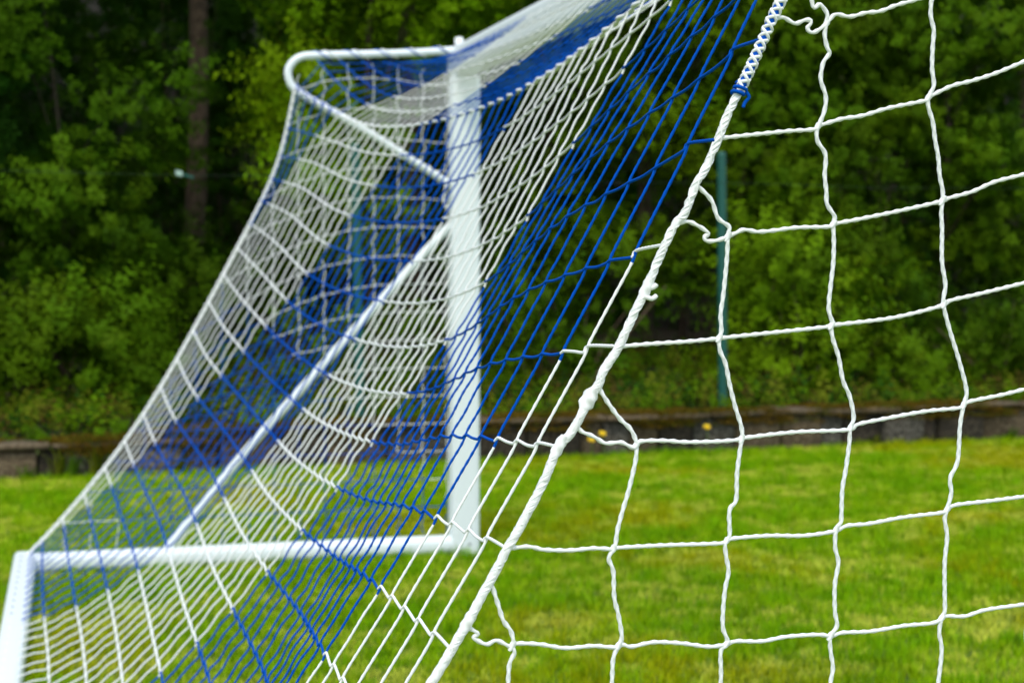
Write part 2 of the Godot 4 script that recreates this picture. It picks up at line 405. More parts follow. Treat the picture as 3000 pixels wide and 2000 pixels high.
# ---------------------------------------------------------------- net
func build_net() -> void:
	var cloth: Material = mats.cord
	var net := thing("goal_net", "blue and white striped knotless cord net hung on the white goal", "net")
	var back := group_node("back_panel", net)
	var roof := group_node("roof_panel", net)
	# strands that run from the crossbar over the rope edge down to the ground bar
	for j in range(1, 49):
		for seg in 2:
			var ctrl := PackedVector3Array()
			var cols := []
			var k0 := -10 if seg == 0 else -3
			var k1 := -3 if seg == 0 else 15
			var slack := clampf((j - 4.0) / 8.0, 0.0, 1.0) * clampf((49.0 - j) / 6.0, 0.3, 1.0)
			for k in range(k0, k1 + 1):
				var p := knot(k, j)
				var prv := knot(maxi(k - 1, -10), j)
				var nxt := knot(mini(k + 1, 15), j)
				var dir := (nxt - prv).normalized()
				var out := dir.cross(Vector3.BACK).normalized()
				if seg == 0: slack *= 0.25
				var calm := 0.45 if k < 4 else 1.0
				var jog := out * (0.0010 + 0.0010 * slack)
				var inner := k > k0 and k < k1
				if inner:
					ctrl.append(p - dir * 0.010 + jog)
					cols.append(dye(j - k + 0.5))
					ctrl.append(p + dir * 0.010 - jog)
				else:
					ctrl.append(p)
				cols.append(dye(j - k - 0.5))
				if k < k1:
					var mid := (p + nxt) * 0.5
					if slack > 0.05:
						var w1 := wave(j, k)
						var w2 := wave(j + 60, k)
						ctrl.append(p.lerp(nxt, 0.36) + out * 0.0026 * slack * calm * (w1 + 0.3) + Vector3.BACK * 0.004 * slack * calm * w2)
						cols.append(dye(j - k - 0.5))
						ctrl.append(p.lerp(nxt, 0.68) - out * 0.0026 * slack * calm * (w2 + 0.3) - Vector3.BACK * 0.003 * slack * calm * w1)
					else:
						ctrl.append(mid)
					cols.append(dye(j - k - 0.5))
			if seg == 1:
				ctrl.append(Vector3(-1.728, 0.0872, strand_z(j)))
				cols.append(dye(j - 15.5))
			var near := j < 9 and seg == 1
			part("vertical_cord", cord_mesh(ctrl, cols, lerpf(0.0017, 0.0023, clampf((j - 6.0) / 18.0, 0.0, 1.0)) * (0.8 if seg == 0 else 1.0), 0.0026 if near else (0.006 if j < 18 else 0.02), 10 if near else 6, 0.16 if near else 0.0), cloth, back if seg == 1 else roof)
	# rows
	for k in range(-9, 16):
		if k == -3: continue
		var ctrl := PackedVector3Array()
		var cols := []
		var jn := 48 if k >= -3 else 48
		var start := knot(k, 0.0)
		ctrl.append(start)
		cols.append(dye(0.5 - k))
		for j in range(1, jn + 1):
			var p := knot(k, j)
			var dir := (knot(mini(k + 1, 15), j) - knot(maxi(k - 1, -10), j)).normalized()
			var out := dir.cross(Vector3.BACK).normalized()
			var off := (0.0008 if k < 3 else 0.0016) if k < 5 else (0.0026 if j < 20 else 0.0020)
			if j == 1 and k < 5: off = 0.0042
			# comes in from the rope side above the knot, leaves below it
			var zz := Vector3.BACK * 0.0022
			ctrl.append(p - dir * off + zz + out * 0.001)
			cols.append(dye(j - k - 0.5))
			ctrl.append(p + dir * off - zz + out * 0.001)
			cols.append(dye(j - k + 0.5))
			if j < jn:
				var q := knot(k, j + 1)
				var w := wave(j + 7, k + 31)
				ctrl.append(p.lerp(q, 0.5) + Vector3.DOWN * (0.0004 + 0.0014 * absf(w)) + out * 0.0008 * w)
				cols.append(dye(j - k + 0.5))
		ctrl.append(knot(k, 48.5))
		var rr := []
		for i in ctrl.size(): rr.append(lerpf(0.0019, 0.0026, clampf((i / 3.0 - 6.0) / 18.0, 0.0, 1.0)))
		part("horizontal_cord", cord_mesh(ctrl, cols, 0.0019, 0.004 if k > -2 and k < 10 else 0.015, 8, 0.12 if k > -2 and k < 10 else 0.0, false, rr), cloth, back if k > -3 else roof)
	# top edge: a net row with a white rope woven through it, mesh by mesh
	var row := PackedVector3Array()
	var rowc := []
	var weave := PackedVector3Array()
	for i in 48 * 4 + 3:
		var j := i * 0.25
		var p := knot(-3, j)
		row.append(p)
		rowc.append(dye(j + 0.125 + 3.0))
		var ph := TAU * (j + 0.5)
		weave.append(p + Vector3(-0.0062, 0.0, 0) * cos(ph) + Vector3(0.0, 0.0012, 0) * sin(ph))
	part("horizontal_cord", cord_mesh(row, rowc, 0.0028, 0.01, 7), cloth, back)
	part("top_rope", cord_mesh(weave, [WHITE], 0.0034, 0.01, 8), cloth, net)
	# far edge rope, laced to the bracket and the ground bar
	var er := PackedVector3Array()
	var lash := PackedVector3Array()
	for k in range(-3, 16):
		er.append(knot(k, 48.5))
	part("edge_rope", cord_mesh(er, [WHITE], 0.0058, 0.02, 8), cloth, net)
	lash = spiral(er, 0.0066, 0.034, 10)
	part("lacing", cord_mesh(lash, [WHITE], 0.0024, 0.006, 5), cloth, net)
	# cord wound round the bent bracket
	for z in [0.0, Z_POST]:
		var low := PackedVector3Array([Vector3(-0.655, 1.945, z), Vector3(-0.636, 1.918, z), Vector3(-0.593, 1.892, z), Vector3(-0.482, 1.834, z), Vector3(-0.342, 1.758, z), Vector3(-0.171, 1.654, z), Vector3(-0.02, 1.564, z)])
		part("lacing", cord_mesh(spiral(low, 0.0178, 0.045, 12), [WHITE], 0.0030, 0.008, 6), cloth, net)
		var low2 := PackedVector3Array([Vector3(-0.650, 1.938, z), Vector3(-0.593, 1.892, z), Vector3(-0.482, 1.834, z)])
		part("lacing", cord_mesh(spiral(low2, 0.0182, 0.031, 12, 1.6), [BLUE], 0.0022, 0.008, 6), cloth, net)
		var arm := PackedVector3Array([Vector3(-0.58, 2.063, z), Vector3(-0.453, 2.070, z), Vector3(-0.171, 2.087, z), Vector3(0.0, 2.105, z)])
		part("lacing", cord_mesh(spiral(arm, 0.0168, 0.118, 14), [WHITE], 0.0026, 0.008, 6), cloth, net)
		part("lacing", cord_mesh(spiral(arm, 0.0168, 0.125, 14, 2.2), [BLUE], 0.0024, 0.008, 6), cloth, net)
	# loose end hanging beside the post
	part("loose_cord", cord_mesh(PackedVector3Array([Vector3(-0.018, 1.566, 0.02), Vector3(-0.026, 1.535, 0.03), Vector3(-0.034, 1.495, 0.03), Vector3(-0.030, 1.462, 0.03), Vector3(-0.020, 1.455, 0.03), Vector3(-0.017, 1.468, 0.03)]), [WHITE], 0.0045, 0.006, 7), cloth, net)
	build_far_side(net)
	build_near_side(net)

func spiral(path: PackedVector3Array, rad: float, pitch: float, per_turn: int, phase := 0.0, hand := 1.0, rad_end := -1.0) -> PackedVector3Array:
	var dense := PackedVector3Array()
	for i in path.size() - 1:
		var p0 := path[i - 1] if i > 0 else path[i] * 2.0 - path[i + 1]
		var p3 := path[i + 2] if i + 2 < path.size() else path[i + 1] * 2.0 - path[i]
		for q in 12:
			dense.append(path[i].cubic_interpolate(path[i + 1], p0, p3, q / 12.0))
	dense.append(path[path.size() - 1])
	var total := 0.0
	for i in dense.size() - 1: total += dense[i].distance_to(dense[i + 1])
	var out := PackedVector3Array()
	var n := ceili(total / pitch * per_turn)
	var seg := 0
	var acc := 0.0
	for i in n + 1:
		var s := total * i / n
		while seg < dense.size() - 2 and acc + dense[seg].distance_to(dense[seg + 1]) < s:
			acc += dense[seg].distance_to(dense[seg + 1])
			seg += 1
		var l := dense[seg].distance_to(dense[seg + 1])
		var p := dense[seg].lerp(dense[seg + 1], clampf((s - acc) / l, 0, 1))
		var tn := (dense[seg + 1] - dense[seg]).normalized()
		var u := tn.cross(Vector3.BACK).normalized()
		var w := tn.cross(u)
		var th := hand * TAU * s / pitch + phase
		out.append(p + (u * cos(th) + w * sin(th)) * (rad if rad_end < 0.0 else lerpf(rad, rad_end, s / total)))
	return out

func edge_x(y: float) -> float:
	for k in range(-3, 15):
		var a := knot(k, 48.5)
		var b := knot(k + 1, 48.5)
		if y <= a.y and y >= b.y:
			return lerpf(a.x, b.x, (a.y - y) / (a.y - b.y))
	return knot(-3, 48.5).x if y > 1.5 else knot(15, 48.5).x

func far_knot(col: float, r: float) -> Vector3:
	var x := -0.005 - 0.104 * col
	var bend := clampf((12.0 - r) / 5.0, 0.0, 1.0)
	var dx := minf(x + 0.2, 0.0)
	var y := 1.959 - 0.117 * r - (0.44 * dx * dx) * bend + 0.05 * clampf((6.0 - r) / 6.0, 0.0, 1.0) * minf(1.0, -x * 2.0)
	return Vector3(x + 0.008 * wave(int(col * 3), int(r * 5)), y, -0.035 + 0.055 * clampf(-x / 1.7, 0, 1))

# the same yarn stripes on the far side panel
func far_dye(p: Vector3) -> Color:
	var d := p.y - (0.974 - 0.95 * (p.x + 0.742))
	return WHITE if d > -0.03 or d < -1.36 else BLUE

func build_far_side(net: Node3D) -> void:
	var panel := group_node("side_panel", net)
	for r in range(0, 17):
		var ctrl := PackedVector3Array()
		var cols := []
		for i in range(0, 70):
			var c := i * 0.25
			var p := far_knot(c, r)
			if p.y < 0.09 or p.y > 2.05: break
			var ex := edge_x(p.y)
			if p.x < ex:
				ctrl.append(Vector3(ex, p.y, 0.02))
				cols.append(far_dye(p))
				break
			p.y -= 0.004 * sin(PI * fposmod(c, 1.0))
			ctrl.append(p)
			cols.append(far_dye(far_knot(c + 0.125, r)))
		if ctrl.size() > 2:
			part("horizontal_cord", cord_mesh(ctrl, cols, 0.0021, 0.03, 6), mats.cord, panel)
	for c in range(0, 17):
		var ctrl := PackedVector3Array()
		var cols := []
		for i in range(-2, 70):
			var r := i * 0.25
			var p := far_knot(c, r)
			if p.x < edge_x(p.y): continue
			if p.y < 0.085: break
			p.x += 0.004 * sin(TAU * r)
			ctrl.append(p)
			cols.append(far_dye(far_knot(c, r + 0.125)))
		if ctrl.size() > 2:
			part("vertical_cord", cord_mesh(ctrl, cols, 0.0021, 0.03, 6), mats.cord, panel)

func near_pts(a: Array) -> PackedVector3Array:
	var o := PackedVector3Array()
	for i in a.size() / 2:
		o.append(Vector3(a[i * 2], a[i * 2 + 1], Z_NEAR))
	return o

func build_near_side(net: Node3D) -> void:
	var panel := group_node("side_panel", net)
	var fine := 0.0022
	# rows: the ones in view keep every bend of the slack cord, then run on to the post
	var row_end := []
	for a in SIDE_ROWS:
		var p := near_pts(a)
		var e := p[p.size() - 1]
		var slope := 0.16
		while e.x < -0.14:
			e = e + Vector3(0.0625, 0.0625 * slope, 0.006)
			p.append(e)
		p.append(Vector3(0.01, e.y + 0.02, e.z + 0.004))
		row_end.append(p)
		part("horizontal_cord", cord_mesh(p, [WHITE], 0.00215, fine, 12, 0.22), mats.cord, panel)
	for i in range(1, 5):
		var p := PackedVector3Array()
		var y := 1.50 + 0.107 * i
		p.append(Vector3(-0.80 + 0.045 * i, y, Z_NEAR))
		for q in 8:
			p.append(Vector3(lerpf(-0.72, 0.0, q / 7.0), y + 0.01 + 0.05 * q / 7.0, Z_NEAR + 0.05 * q / 7.0))
		part("horizontal_cord", cord_mesh(p, [WHITE], 0.0027, 0.01, 8), mats.cord, panel)
	for i in range(1, 8):
		var p := PackedVector3Array()
		var y := 0.885 - 0.108 * i
		p.append(Vector3(lerpf(-1.14, -1.71, i / 7.5), y, Z_NEAR))
		for q in 12:
			p.append(Vector3(lerpf(lerpf(-1.06, -1.6, i / 7.5), 0.0, q / 11.0), y - 0.004 * (q % 2) - 0.02 * q / 11.0, Z_NEAR + 0.05 * q / 11.0))
		part("horizontal_cord", cord_mesh(p, [WHITE], 0.0027, 0.01, 8), mats.cord, panel)
	# columns in view, run on upwards and downwards beyond the frame
	for ci in SIDE_COLUMNS.size():
		var p := near_pts(SIDE_COLUMNS[ci])
		if ci >= 3:
			var up := PackedVector3Array()
			var top := p[0]
			for q in 5:
				up.insert(0, Vector3(top.x + 0.004 * (q % 2), top.y + 0.1 * (q + 1), Z_NEAR))
			up.append_array(p)
			p = up
		var e := p[p.size() - 1]
		var y := e.y
		while y > 0.2:
			y -= 0.055
			p.append(Vector3(e.x + 0.008 * sin(y * 57.0), y, Z_NEAR))
		p.append(Vector3(e.x, 0.088, Z_NEAR + 0.03))
		part("vertical_cord", cord_mesh(p, [WHITE], 0.00225, fine, 12, 0.22), mats.cord, panel)
	for i in range(1, 5):
		var p := PackedVector3Array()
		for q in 37:
			var y := lerpf(2.03, 0.088, q / 36.0)
			p.append(Vector3(-0.60 + 0.122 * i + 0.007 * sin(y * 57.0 + i), y, Z_NEAR + 0.011 * i))
		part("vertical_cord", cord_mesh(p, [WHITE], 0.0028, 0.01, 8), mats.cord, panel)
	for i in range(1, 5):
		var p := PackedVector3Array()
		var x := -1.09 - 0.12 * i
		var y0 := 0.93 - 0.19 * i
		for q in 9:
			var y := lerpf(y0, 0.086, q / 8.0)
			p.append(Vector3(x + 0.006 * sin(y * 57.0 + i), y, Z_NEAR))
		part("vertical_cord", cord_mesh(p, [WHITE], 0.0028, 0.01, 8), mats.cord, panel)
	# tightened joins where rows and columns cross
	var nk := 0
	for a in SIDE_ROWS:
		for b in SIDE_COLUMNS:
			var best := 0.02
			var at := Vector3.ZERO
			var pr := near_pts(a)
			var pc := near_pts(b)
			for i in pr.size() - 1:
				for q in pc.size() - 1:
					var hit = Geometry2D.segment_intersects_segment(Vector2(pr[i].x, pr[i].y), Vector2(pr[i + 1].x, pr[i + 1].y), Vector2(pc[q].x, pc[q].y), Vector2(pc[q + 1].x, pc[q + 1].y))
					if hit != null:
						best = 0.0
						at = Vector3(hit.x, hit.y, Z_NEAR)
			if best > 0.0: continue
			var ax := Vector3(0.55 + 0.3 * wave(nk, 4), 0.8, 0.1 * wave(nk, 9)).normalized()
			var ln := 0.0052 + 0.0012 * wave(nk, 2)
			part("knot", cord_mesh(PackedVector3Array([at - ax * ln, at - ax * ln * 0.45, at + ax * ln * 0.5, at + ax * ln]), [WHITE], 0.003, 0.0015, 10, 0.15, false, [0.0018, 0.0031 + 0.0003 * wave(nk, 6), 0.0030, 0.0018]), mats.cord, panel)
			nk += 1
	# the corner rope: two edge cords bound together by a spiral lashing
	var axis := PackedVector3Array([Vector3(-0.640, 1.925, Z_POST - 0.01), Vector3(-0.665, 1.85, Z_NEAR + 0.09), Vector3(-0.712, 1.72, Z_NEAR + 0.03), Vector3(-0.762, 1.60, Z_NEAR)])
	axis.append_array(near_pts(ROPE))
	var last := axis[axis.size() - 1]
	for q in range(1, 9):
		axis.append(last.lerp(Vector3(-1.71, 0.078, Z_NEAR + 0.01), q / 8.0))
	for i in range(5, axis.size()):
		axis[i] += Vector3(wave(i, 3), wave(i, 8), wave(i, 5)) * 0.0011
	var cut := 9
	var upper := axis.slice(0, cut + 1)
	var lower := axis.slice(cut)
	var low_r := []
	for i in lower.size(): low_r.append(minf(0.0034 + 0.0015 * i / 22.0, 0.0049) + 0.0005 * wave(i, 21))
	var rope := part("corner_rope", cord_mesh(lower, [WHITE], 0.006, 0.0025, 16, 0.09, false, low_r), mats.cord, net)
	rope.set_meta("label", "thick white rope down the net corner")
	var core := part("corner_rope", cord_mesh(upper, [BLUE], 0.0046, 0.004, 14), mats.cord, net)
	core.set_meta("label", "upper rope stretch with its blue core showing")
	for h in 8:
		var hand := 1.0 if h % 3 != 2 else -1.0
		part("lashing", cord_mesh(spiral(lower, 0.0034, 0.026 + 0.0045 * ((h * 3) % 8), 14, TAU * h / 8.0, hand, 0.0050), [WHITE], 0.0011 + 0.00012 * (h % 3), 0.0025, 6), mats.cord, net)
	for h in 2:
		part("lashing", cord_mesh(spiral(upper, 0.0046, 0.019, 14, PI * h), [WHITE], 0.0019, 0.003, 7), mats.cord, net)
		part("lashing", cord_mesh(spiral(upper, 0.0048, 0.021, 14, PI * h + 0.8, -1.0), [WHITE], 0.0019, 0.003, 7), mats.cord, net)
	# blue whipping where the two stretches meet, with its tail
	var wp := PackedVector3Array([axis[cut] + (axis[cut - 1] - axis[cut]).normalized() * 0.008, axis[cut] - (axis[cut - 1] - axis[cut]).normalized() * 0.004])
	var whip := part("whipping", cord_mesh(spiral(wp, 0.0062, 0.0056, 14), [BLUE], 0.0021, 0.003, 7), mats.cord, net)
	whip.set_meta("label", "blue cord whipping knotted round the white rope")
	var t0 := axis[cut] + Vector3(0.0066, 0.0, 0.003)
	part("loose_cord", cord_mesh(PackedVector3Array([t0, t0 + Vector3(0.0035, -0.006, 0.001), t0 + Vector3(-0.001, -0.012, 0), t0 + Vector3(-0.003, -0.017, 0.001)]), [BLUE], 0.0019, 0.003, 7), mats.cord, net)
	# splices and knots on the rope
	for w in [[1893.0, 17, 0.0058], [1725.0, 22, 0.0082], [1660.0, 25, 0.0060], [1346.0, 30, 0.0060]]:
		var i: int = w[1]
		var c := axis[i]
		var tn := (axis[i + 1] - axis[i - 1]).normalized()
		part("knot", cord_mesh(PackedVector3Array([c - tn * 0.014, c - tn * 0.005, c + tn * 0.006, c + tn * 0.012]), [WHITE], 0.01, 0.0025, 14, 0.1, false, [0.0040, w[2], w[2] * 0.95, 0.0040]), mats.cord, net)
	var kk := axis[17]
	part("loose_cord", cord_mesh(PackedVector3Array([kk, kk + Vector3(0.007, 0.002, 0.004), kk + Vector3(0.010, 0.005, 0.004)]), [WHITE], 0.0026, 0.003, 7), mats.cord, net)
	part("loose_cord", cord_mesh(PackedVector3Array([kk + Vector3(-0.003, -0.008, 0.003), kk + Vector3(0.005, -0.010, 0.005), kk + Vector3(0.010, -0.007, 0.004)]), [WHITE], 0.0026, 0.003, 7), mats.cord, net)

# ---------------------------------------------------------------- plants
func leaf_spray(leaves: int, twig: float, size: float, seed_: int) -> ArrayMesh:
	var r := RandomNumberGenerator.new()
	r.seed = seed_
	var st := SurfaceTool.new()
	st.begin(Mesh.PRIMITIVE_TRIANGLES)
	var bend := Vector3(r.randf_range(-0.3, 0.3), 1.0, r.randf_range(-0.3, 0.3))
	for i in leaves:
		var t := (i + 0.6) / leaves
		var p := bend * twig * t
		var az := i * 2.4 + r.randf_range(-0.4, 0.4)
		var out := Vector3(cos(az), r.randf_range(-0.25, 0.75), sin(az)).normalized()
		var sd := out.cross(Vector3(r.randf_range(-0.4, 0.4), 1, r.randf_range(-0.4, 0.4))).normalized()
		var nn := sd.cross(out).normalized()
		var L := size * r.randf_range(0.7, 1.2)
		var W := L * r.randf_range(0.26, 0.36)
		p += out * L * 0.25
		var tip := p + out * L - nn * L * 0.15
		var mid := p + out * L * 0.45 - nn * L * 0.06
		var a := mid + sd * W + nn * L * 0.05
		var b := mid - sd * W + nn * L * 0.05
		var tone := r.randf_range(0.88, 1.12)
		st.set_color(Color(tone, tone, tone))
		for w in [p, a, mid, mid, a, tip, p, mid, b, mid, tip, b]: st.add_vertex(w)
	st.set_color(Color(0.5, 0.3, 0.25))
	var q := bend * twig
	for i in 3:
		var a0 := Vector3(cos(i * 2.1), 0, sin(i * 2.1)) * 0.003
		var a1 := Vector3(cos(i * 2.1 + 2.1), 0, sin(i * 2.1 + 2.1)) * 0.003
		for w in [a0, q, a1]: st.add_vertex(w)
	st.generate_normals()
	return st.commit()

func scatter(called: String, mesh: Mesh, mat: Material, xf: Array, cols: PackedColorArray, parent: Node3D) -> MultiMeshInstance3D:
	var mm := MultiMesh.new()
	mm.transform_format = MultiMesh.TRANSFORM_3D
	mm.use_colors = true
	mm.mesh = mesh
	mm.instance_count = xf.size()
	for i in xf.size():
		mm.set_instance_transform(i, xf[i])
		mm.set_instance_color(i, cols[i])
	var o := MultiMeshInstance3D.new()
	o.multimesh = mm
	o.material_override = mat
	o.name = called
	parent.add_child(o, true)
	return o

# crown: leaf sprays clustered round limb ends, so that light falls through between the clumps
func crown(parent: Node3D, blobs: Array, per_m2: float, col: Color, spread: float, sprays: Array, scale := 1.0) -> void:
	var xf := []
	var cols := PackedColorArray()
	for b in blobs:
		var c: Vector3 = b[0]
		var rad: Vector3 = b[1]
		var area := (rad.x * rad.y + rad.y * rad.z + rad.x * rad.z) * 4.2
		var clumps := maxi(3, int(area * 2.4))
		for q in clumps:
			var d := Vector3(rng.randfn(), rng.randfn(), rng.randfn()).normalized()
			var rr := pow(rng.randf(), 0.45)
			var cc := c + d * rad * rr
			var cr_ := rng.randf_range(0.16, 0.34) * scale
			var tone := rng.randf_range(1.0 - spread, 1.0 + spread)
			var warm := rng.randf_range(-0.12, 0.16)
			var n := int(area * per_m2 / clumps)
			for i in n:
				var e := Vector3(rng.randfn(), rng.randfn() * 0.7, rng.randfn()) * cr_ * 0.62
				var up := (d * 0.6 + e.normalized() * 0.9 + Vector3(0, 0.35, 0)).normalized()
				var bas := Basis(Quaternion(Vector3.UP, up)) * Basis(Vector3.UP, rng.randf() * TAU)
				xf.append(Transform3D(bas.scaled(Vector3.ONE * rng.randf_range(0.7, 1.25) * scale), cc + e))
				var t2 := tone * rng.randf_range(0.88, 1.12)
				cols.append(Color(col.r * t2 * (1.0 + warm), col.g * t2, col.b * t2))
	var o := scatter("crown", sprays[counts.get("crown_kind", 0) % sprays.size()], mats.leaf, xf, cols, parent)
	counts["crown_kind"] = counts.get("crown_kind", 0) + 1
	o.set_meta("kind", "stuff")

func trunk_part(parent: Node3D, pts: Array, r0: float, r1: float, mat: Material, called := "trunk") -> void:
	var p := PackedVector3Array()
	var rr := []
	for i in pts.size():
		p.append(pts[i])
		rr.append(lerpf(r0, r1, float(i) / (pts.size() - 1)))
	part(called, cord_mesh(p, [Color.WHITE], r0, 0.12, 10, 0.0, false, rr), mat, parent)

func tree(label: String, at: Vector3, r: float, height: float, lean: Vector2, blobs: Array, dens: float, col: Color, spread: float, sprays: Array, group := "") -> void:
	var t := thing("broadleaf_tree", label, "tree", at, group)
	var pts := []
	for i in 8:
		var s := i / 7.0
		pts.append(Vector3(lean.x * s + 0.05 * sin(s * 7.0 + at.x), height * s - 0.15, lean.y * s + 0.05 * cos(s * 5.0 + at.x)))
	var bark: Material = mats.bark if r > 0.028 else mats.young_bark
	trunk_part(t, pts, r, r * 0.45, bark)
	for b in blobs:
		var c: Vector3 = b[0]
		var s := clampf((c.y - 0.5) / height, 0.25, 0.95)
		var base := Vector3(lean.x * s, height * s * 0.8, lean.y * s)
		trunk_part(t, [base, base.lerp(c, 0.5) + Vector3(0, 0.12, 0), c], r * 0.32, minf(0.012, r * 0.25), bark, "limb")
	crown(t, blobs, dens, col, spread, sprays)

func shrub(called: String, label: String, at: Vector3, blobs: Array, dens: float, col: Color, spread: float, sprays: Array, group := "") -> void:
	var t := thing(called, label, "shrub", at, group)
	for b in blobs:
		var c: Vector3 = b[0]
		for i in 3:
			var e: Vector3 = c + Vector3(rng.randf_range(-0.5, 0.5), rng.randf_range(0.0, 0.5), rng.randf_range(-0.5, 0.5)) * b[1]
			var foot := Vector3(c.x * 0.5 + rng.randf_range(-0.1, 0.1), -0.06, c.z * 0.5)
			trunk_part(t, [foot, foot.lerp(e, 0.5) + Vector3(rng.randf_range(-0.1, 0.1), 0.05, 0), e], 0.012, 0.004, mats.twig, "stem")
	crown(t, blobs, dens, col, spread, sprays)

# ---------------------------------------------------------------- ground, wall, fence
func wall_z(x: float) -> float:
	return -2.93 - 0.06 * x

func terrain_y(x: float, z: float) -> float:
	var d := wall_z(x) - 0.15 - z
	var y := 0.15 + 0.05 * d + 0.03 * sin(x * 1.7 + z * 0.9)
	if d > 6.0: y += (d - 6.0) * 0.55
	return y

func build_ground() -> void:
	var st := SurfaceTool.new()
	st.begin(Mesh.PRIMITIVE_TRIANGLES)
	for q in [Vector3(-300, 0, -3.9), Vector3(300, 0, -3.9), Vector3(-300, 0, 300), Vector3(-300, 0, 300), Vector3(300, 0, -3.9), Vector3(300, 0, 300)]:
		st.set_normal(Vector3.UP)
		st.add_vertex(q)
	var g := part("lawn", st.commit(), mats.lawn, self)
	tag(g, "", "", "", "structure")
	var hs := SurfaceTool.new()
	hs.begin(Mesh.PRIMITIVE_TRIANGLES)
	hs.set_smooth_group(0)
	var nx := 60
	var nz := 40
	for i in nx:
		for k in nz:
			var q := []
			for c in [[0, 0], [1, 0], [0, 1], [1, 1]]:
				var fx: float = float(i + c[0]) / nx * 2.0 - 1.0
				var fz: float = float(k + c[1]) / nz
				var x := 2.0 + fx * (12.0 + 90.0 * absf(fx * fx * fx))
				var z := wall_z(clampf(x, -8.0, 12.0)) - 70.0 * fz * fz
				q.append(Vector3(x, terrain_y(x, z), z))
			for w in [q[0], q[2], q[1], q[1], q[2], q[3]]: hs.add_vertex(w)
	hs.generate_normals()
	hs.index()
	var h := part("wooded_slope", hs.commit(), mats.soil, self)
	tag(h, "", "", "", "structure")

func build_grass() -> void:
	var n1 := FastNoiseLite.new()
	n1.seed = 5
	n1.frequency = 1.1
	n1.fractal_octaves = 3
	var n2 := FastNoiseLite.new()
	n2.seed = 11
	n2.frequency = 6.0
	n2.fractal_octaves = 2
	var n3 := FastNoiseLite.new()
	n3.seed = 23
	n3.frequency = 0.55
	var tufts := []
	for v in 4:
		var r := RandomNumberGenerator.new()
		r.seed = 100 + v
		var st := SurfaceTool.new()
		st.begin(Mesh.PRIMITIVE_TRIANGLES)
		for i in 15:
			var a := r.randf() * TAU
			var d := sqrt(r.randf()) * 0.032
			var p := Vector3(cos(a) * d, -0.004, sin(a) * d)
			var hgt := r.randf_range(0.018, 0.045)
			var az := r.randf() * TAU
			var sd := Vector3(cos(az), 0, sin(az)) * r.randf_range(0.0011, 0.0020)
			var ln := Vector3(cos(az + 1.57 + r.randf_range(-0.6, 0.6)), 0, sin(az + 1.57)) * hgt * r.randf_range(0.1, 0.9)
			var m := p + ln * 0.35 + Vector3(0, hgt * 0.6, 0)
			var tp := p + ln + Vector3(0, hgt, 0)
			var tone := r.randf_range(0.75, 1.25)
			st.set_color(Color(tone * r.randf_range(0.9, 1.15), tone, tone))
			for w in [p - sd, m - sd * 0.8, p + sd, p + sd, m - sd * 0.8, m + sd * 0.8, m - sd * 0.8, tp, m + sd * 0.8]: st.add_vertex(w)
		st.generate_normals()
		tufts.append(st.commit())
	var xf := [[], [], [], []]
	var cl := [PackedColorArray(), PackedColorArray(), PackedColorArray(), PackedColorArray()]
	var z := -3.22
	while z < 4.6:
		var dz := 0.031
		var half := 3.6 + (4.6 - z) * 0.12
		var x := -3.6
		while x < 6.2 - maxf(0.0, z + 1.0) * 0.55:
			var px := x + rng.randf_range(-0.018, 0.018)
			var pz := z + rng.randf_range(-0.018, 0.018)
			if pz < wall_z(px) + 0.085:
				x += 0.034
				continue
			var a := n1.get_noise_2d(px, pz * 1.6)
			var b := n2.get_noise_2d(px, pz * 1.5)
			var c := n3.get_noise_2d(px, pz)
			var straw := clampf((a * 1.0 + b * 1.3 - 0.20) * 2.8, 0.0, 1.0)
			var ochre := clampf((c * 1.6 - b * 0.6 - 0.42) * 2.5, 0.0, 1.0)
			var lush := clampf((-a * 0.8 - b * 1.1 - 0.10) * 2.6, 0.0, 1.0)
			var col := Color(0.250, 0.410, 0.002)
			col = col.lerp(Color(0.170, 0.370, 0.002), lush)
			col = col.lerp(Color(0.55, 0.57, 0.07), straw * 0.85)
			col = col.lerp(Color(0.42, 0.35, 0.003), ochre * 0.6)
			var t := rng.randf_range(0.82, 1.18)
			var s := rng.randf_range(0.75, 1.2) * (0.92 - 0.25 * straw + 0.40 * lush) * (1.15 if pz < wall_z(px) + 0.18 else 1.0)
			var q := rng.randi() % 4
			xf[q].append(Transform3D(Basis(Vector3.UP, rng.randf() * TAU).scaled(Vector3(1, s, 1)), Vector3(px, 0.004, pz)))
			cl[q].append(Color(col.r * t, col.g * t, col.b * t))
			x += 0.034
		z += dz
	var lawn := Node3D.new()
	lawn.name = "grass"
	add_child(lawn, true)
	tag(lawn, "short mown green grass with straw coloured patches covering the lawn", "grass", "", "stuff")
	for q in 4: scatter("grass_blades", tufts[q], mats.grass, xf[q], cl[q], lawn).set_meta("kind", "stuff")

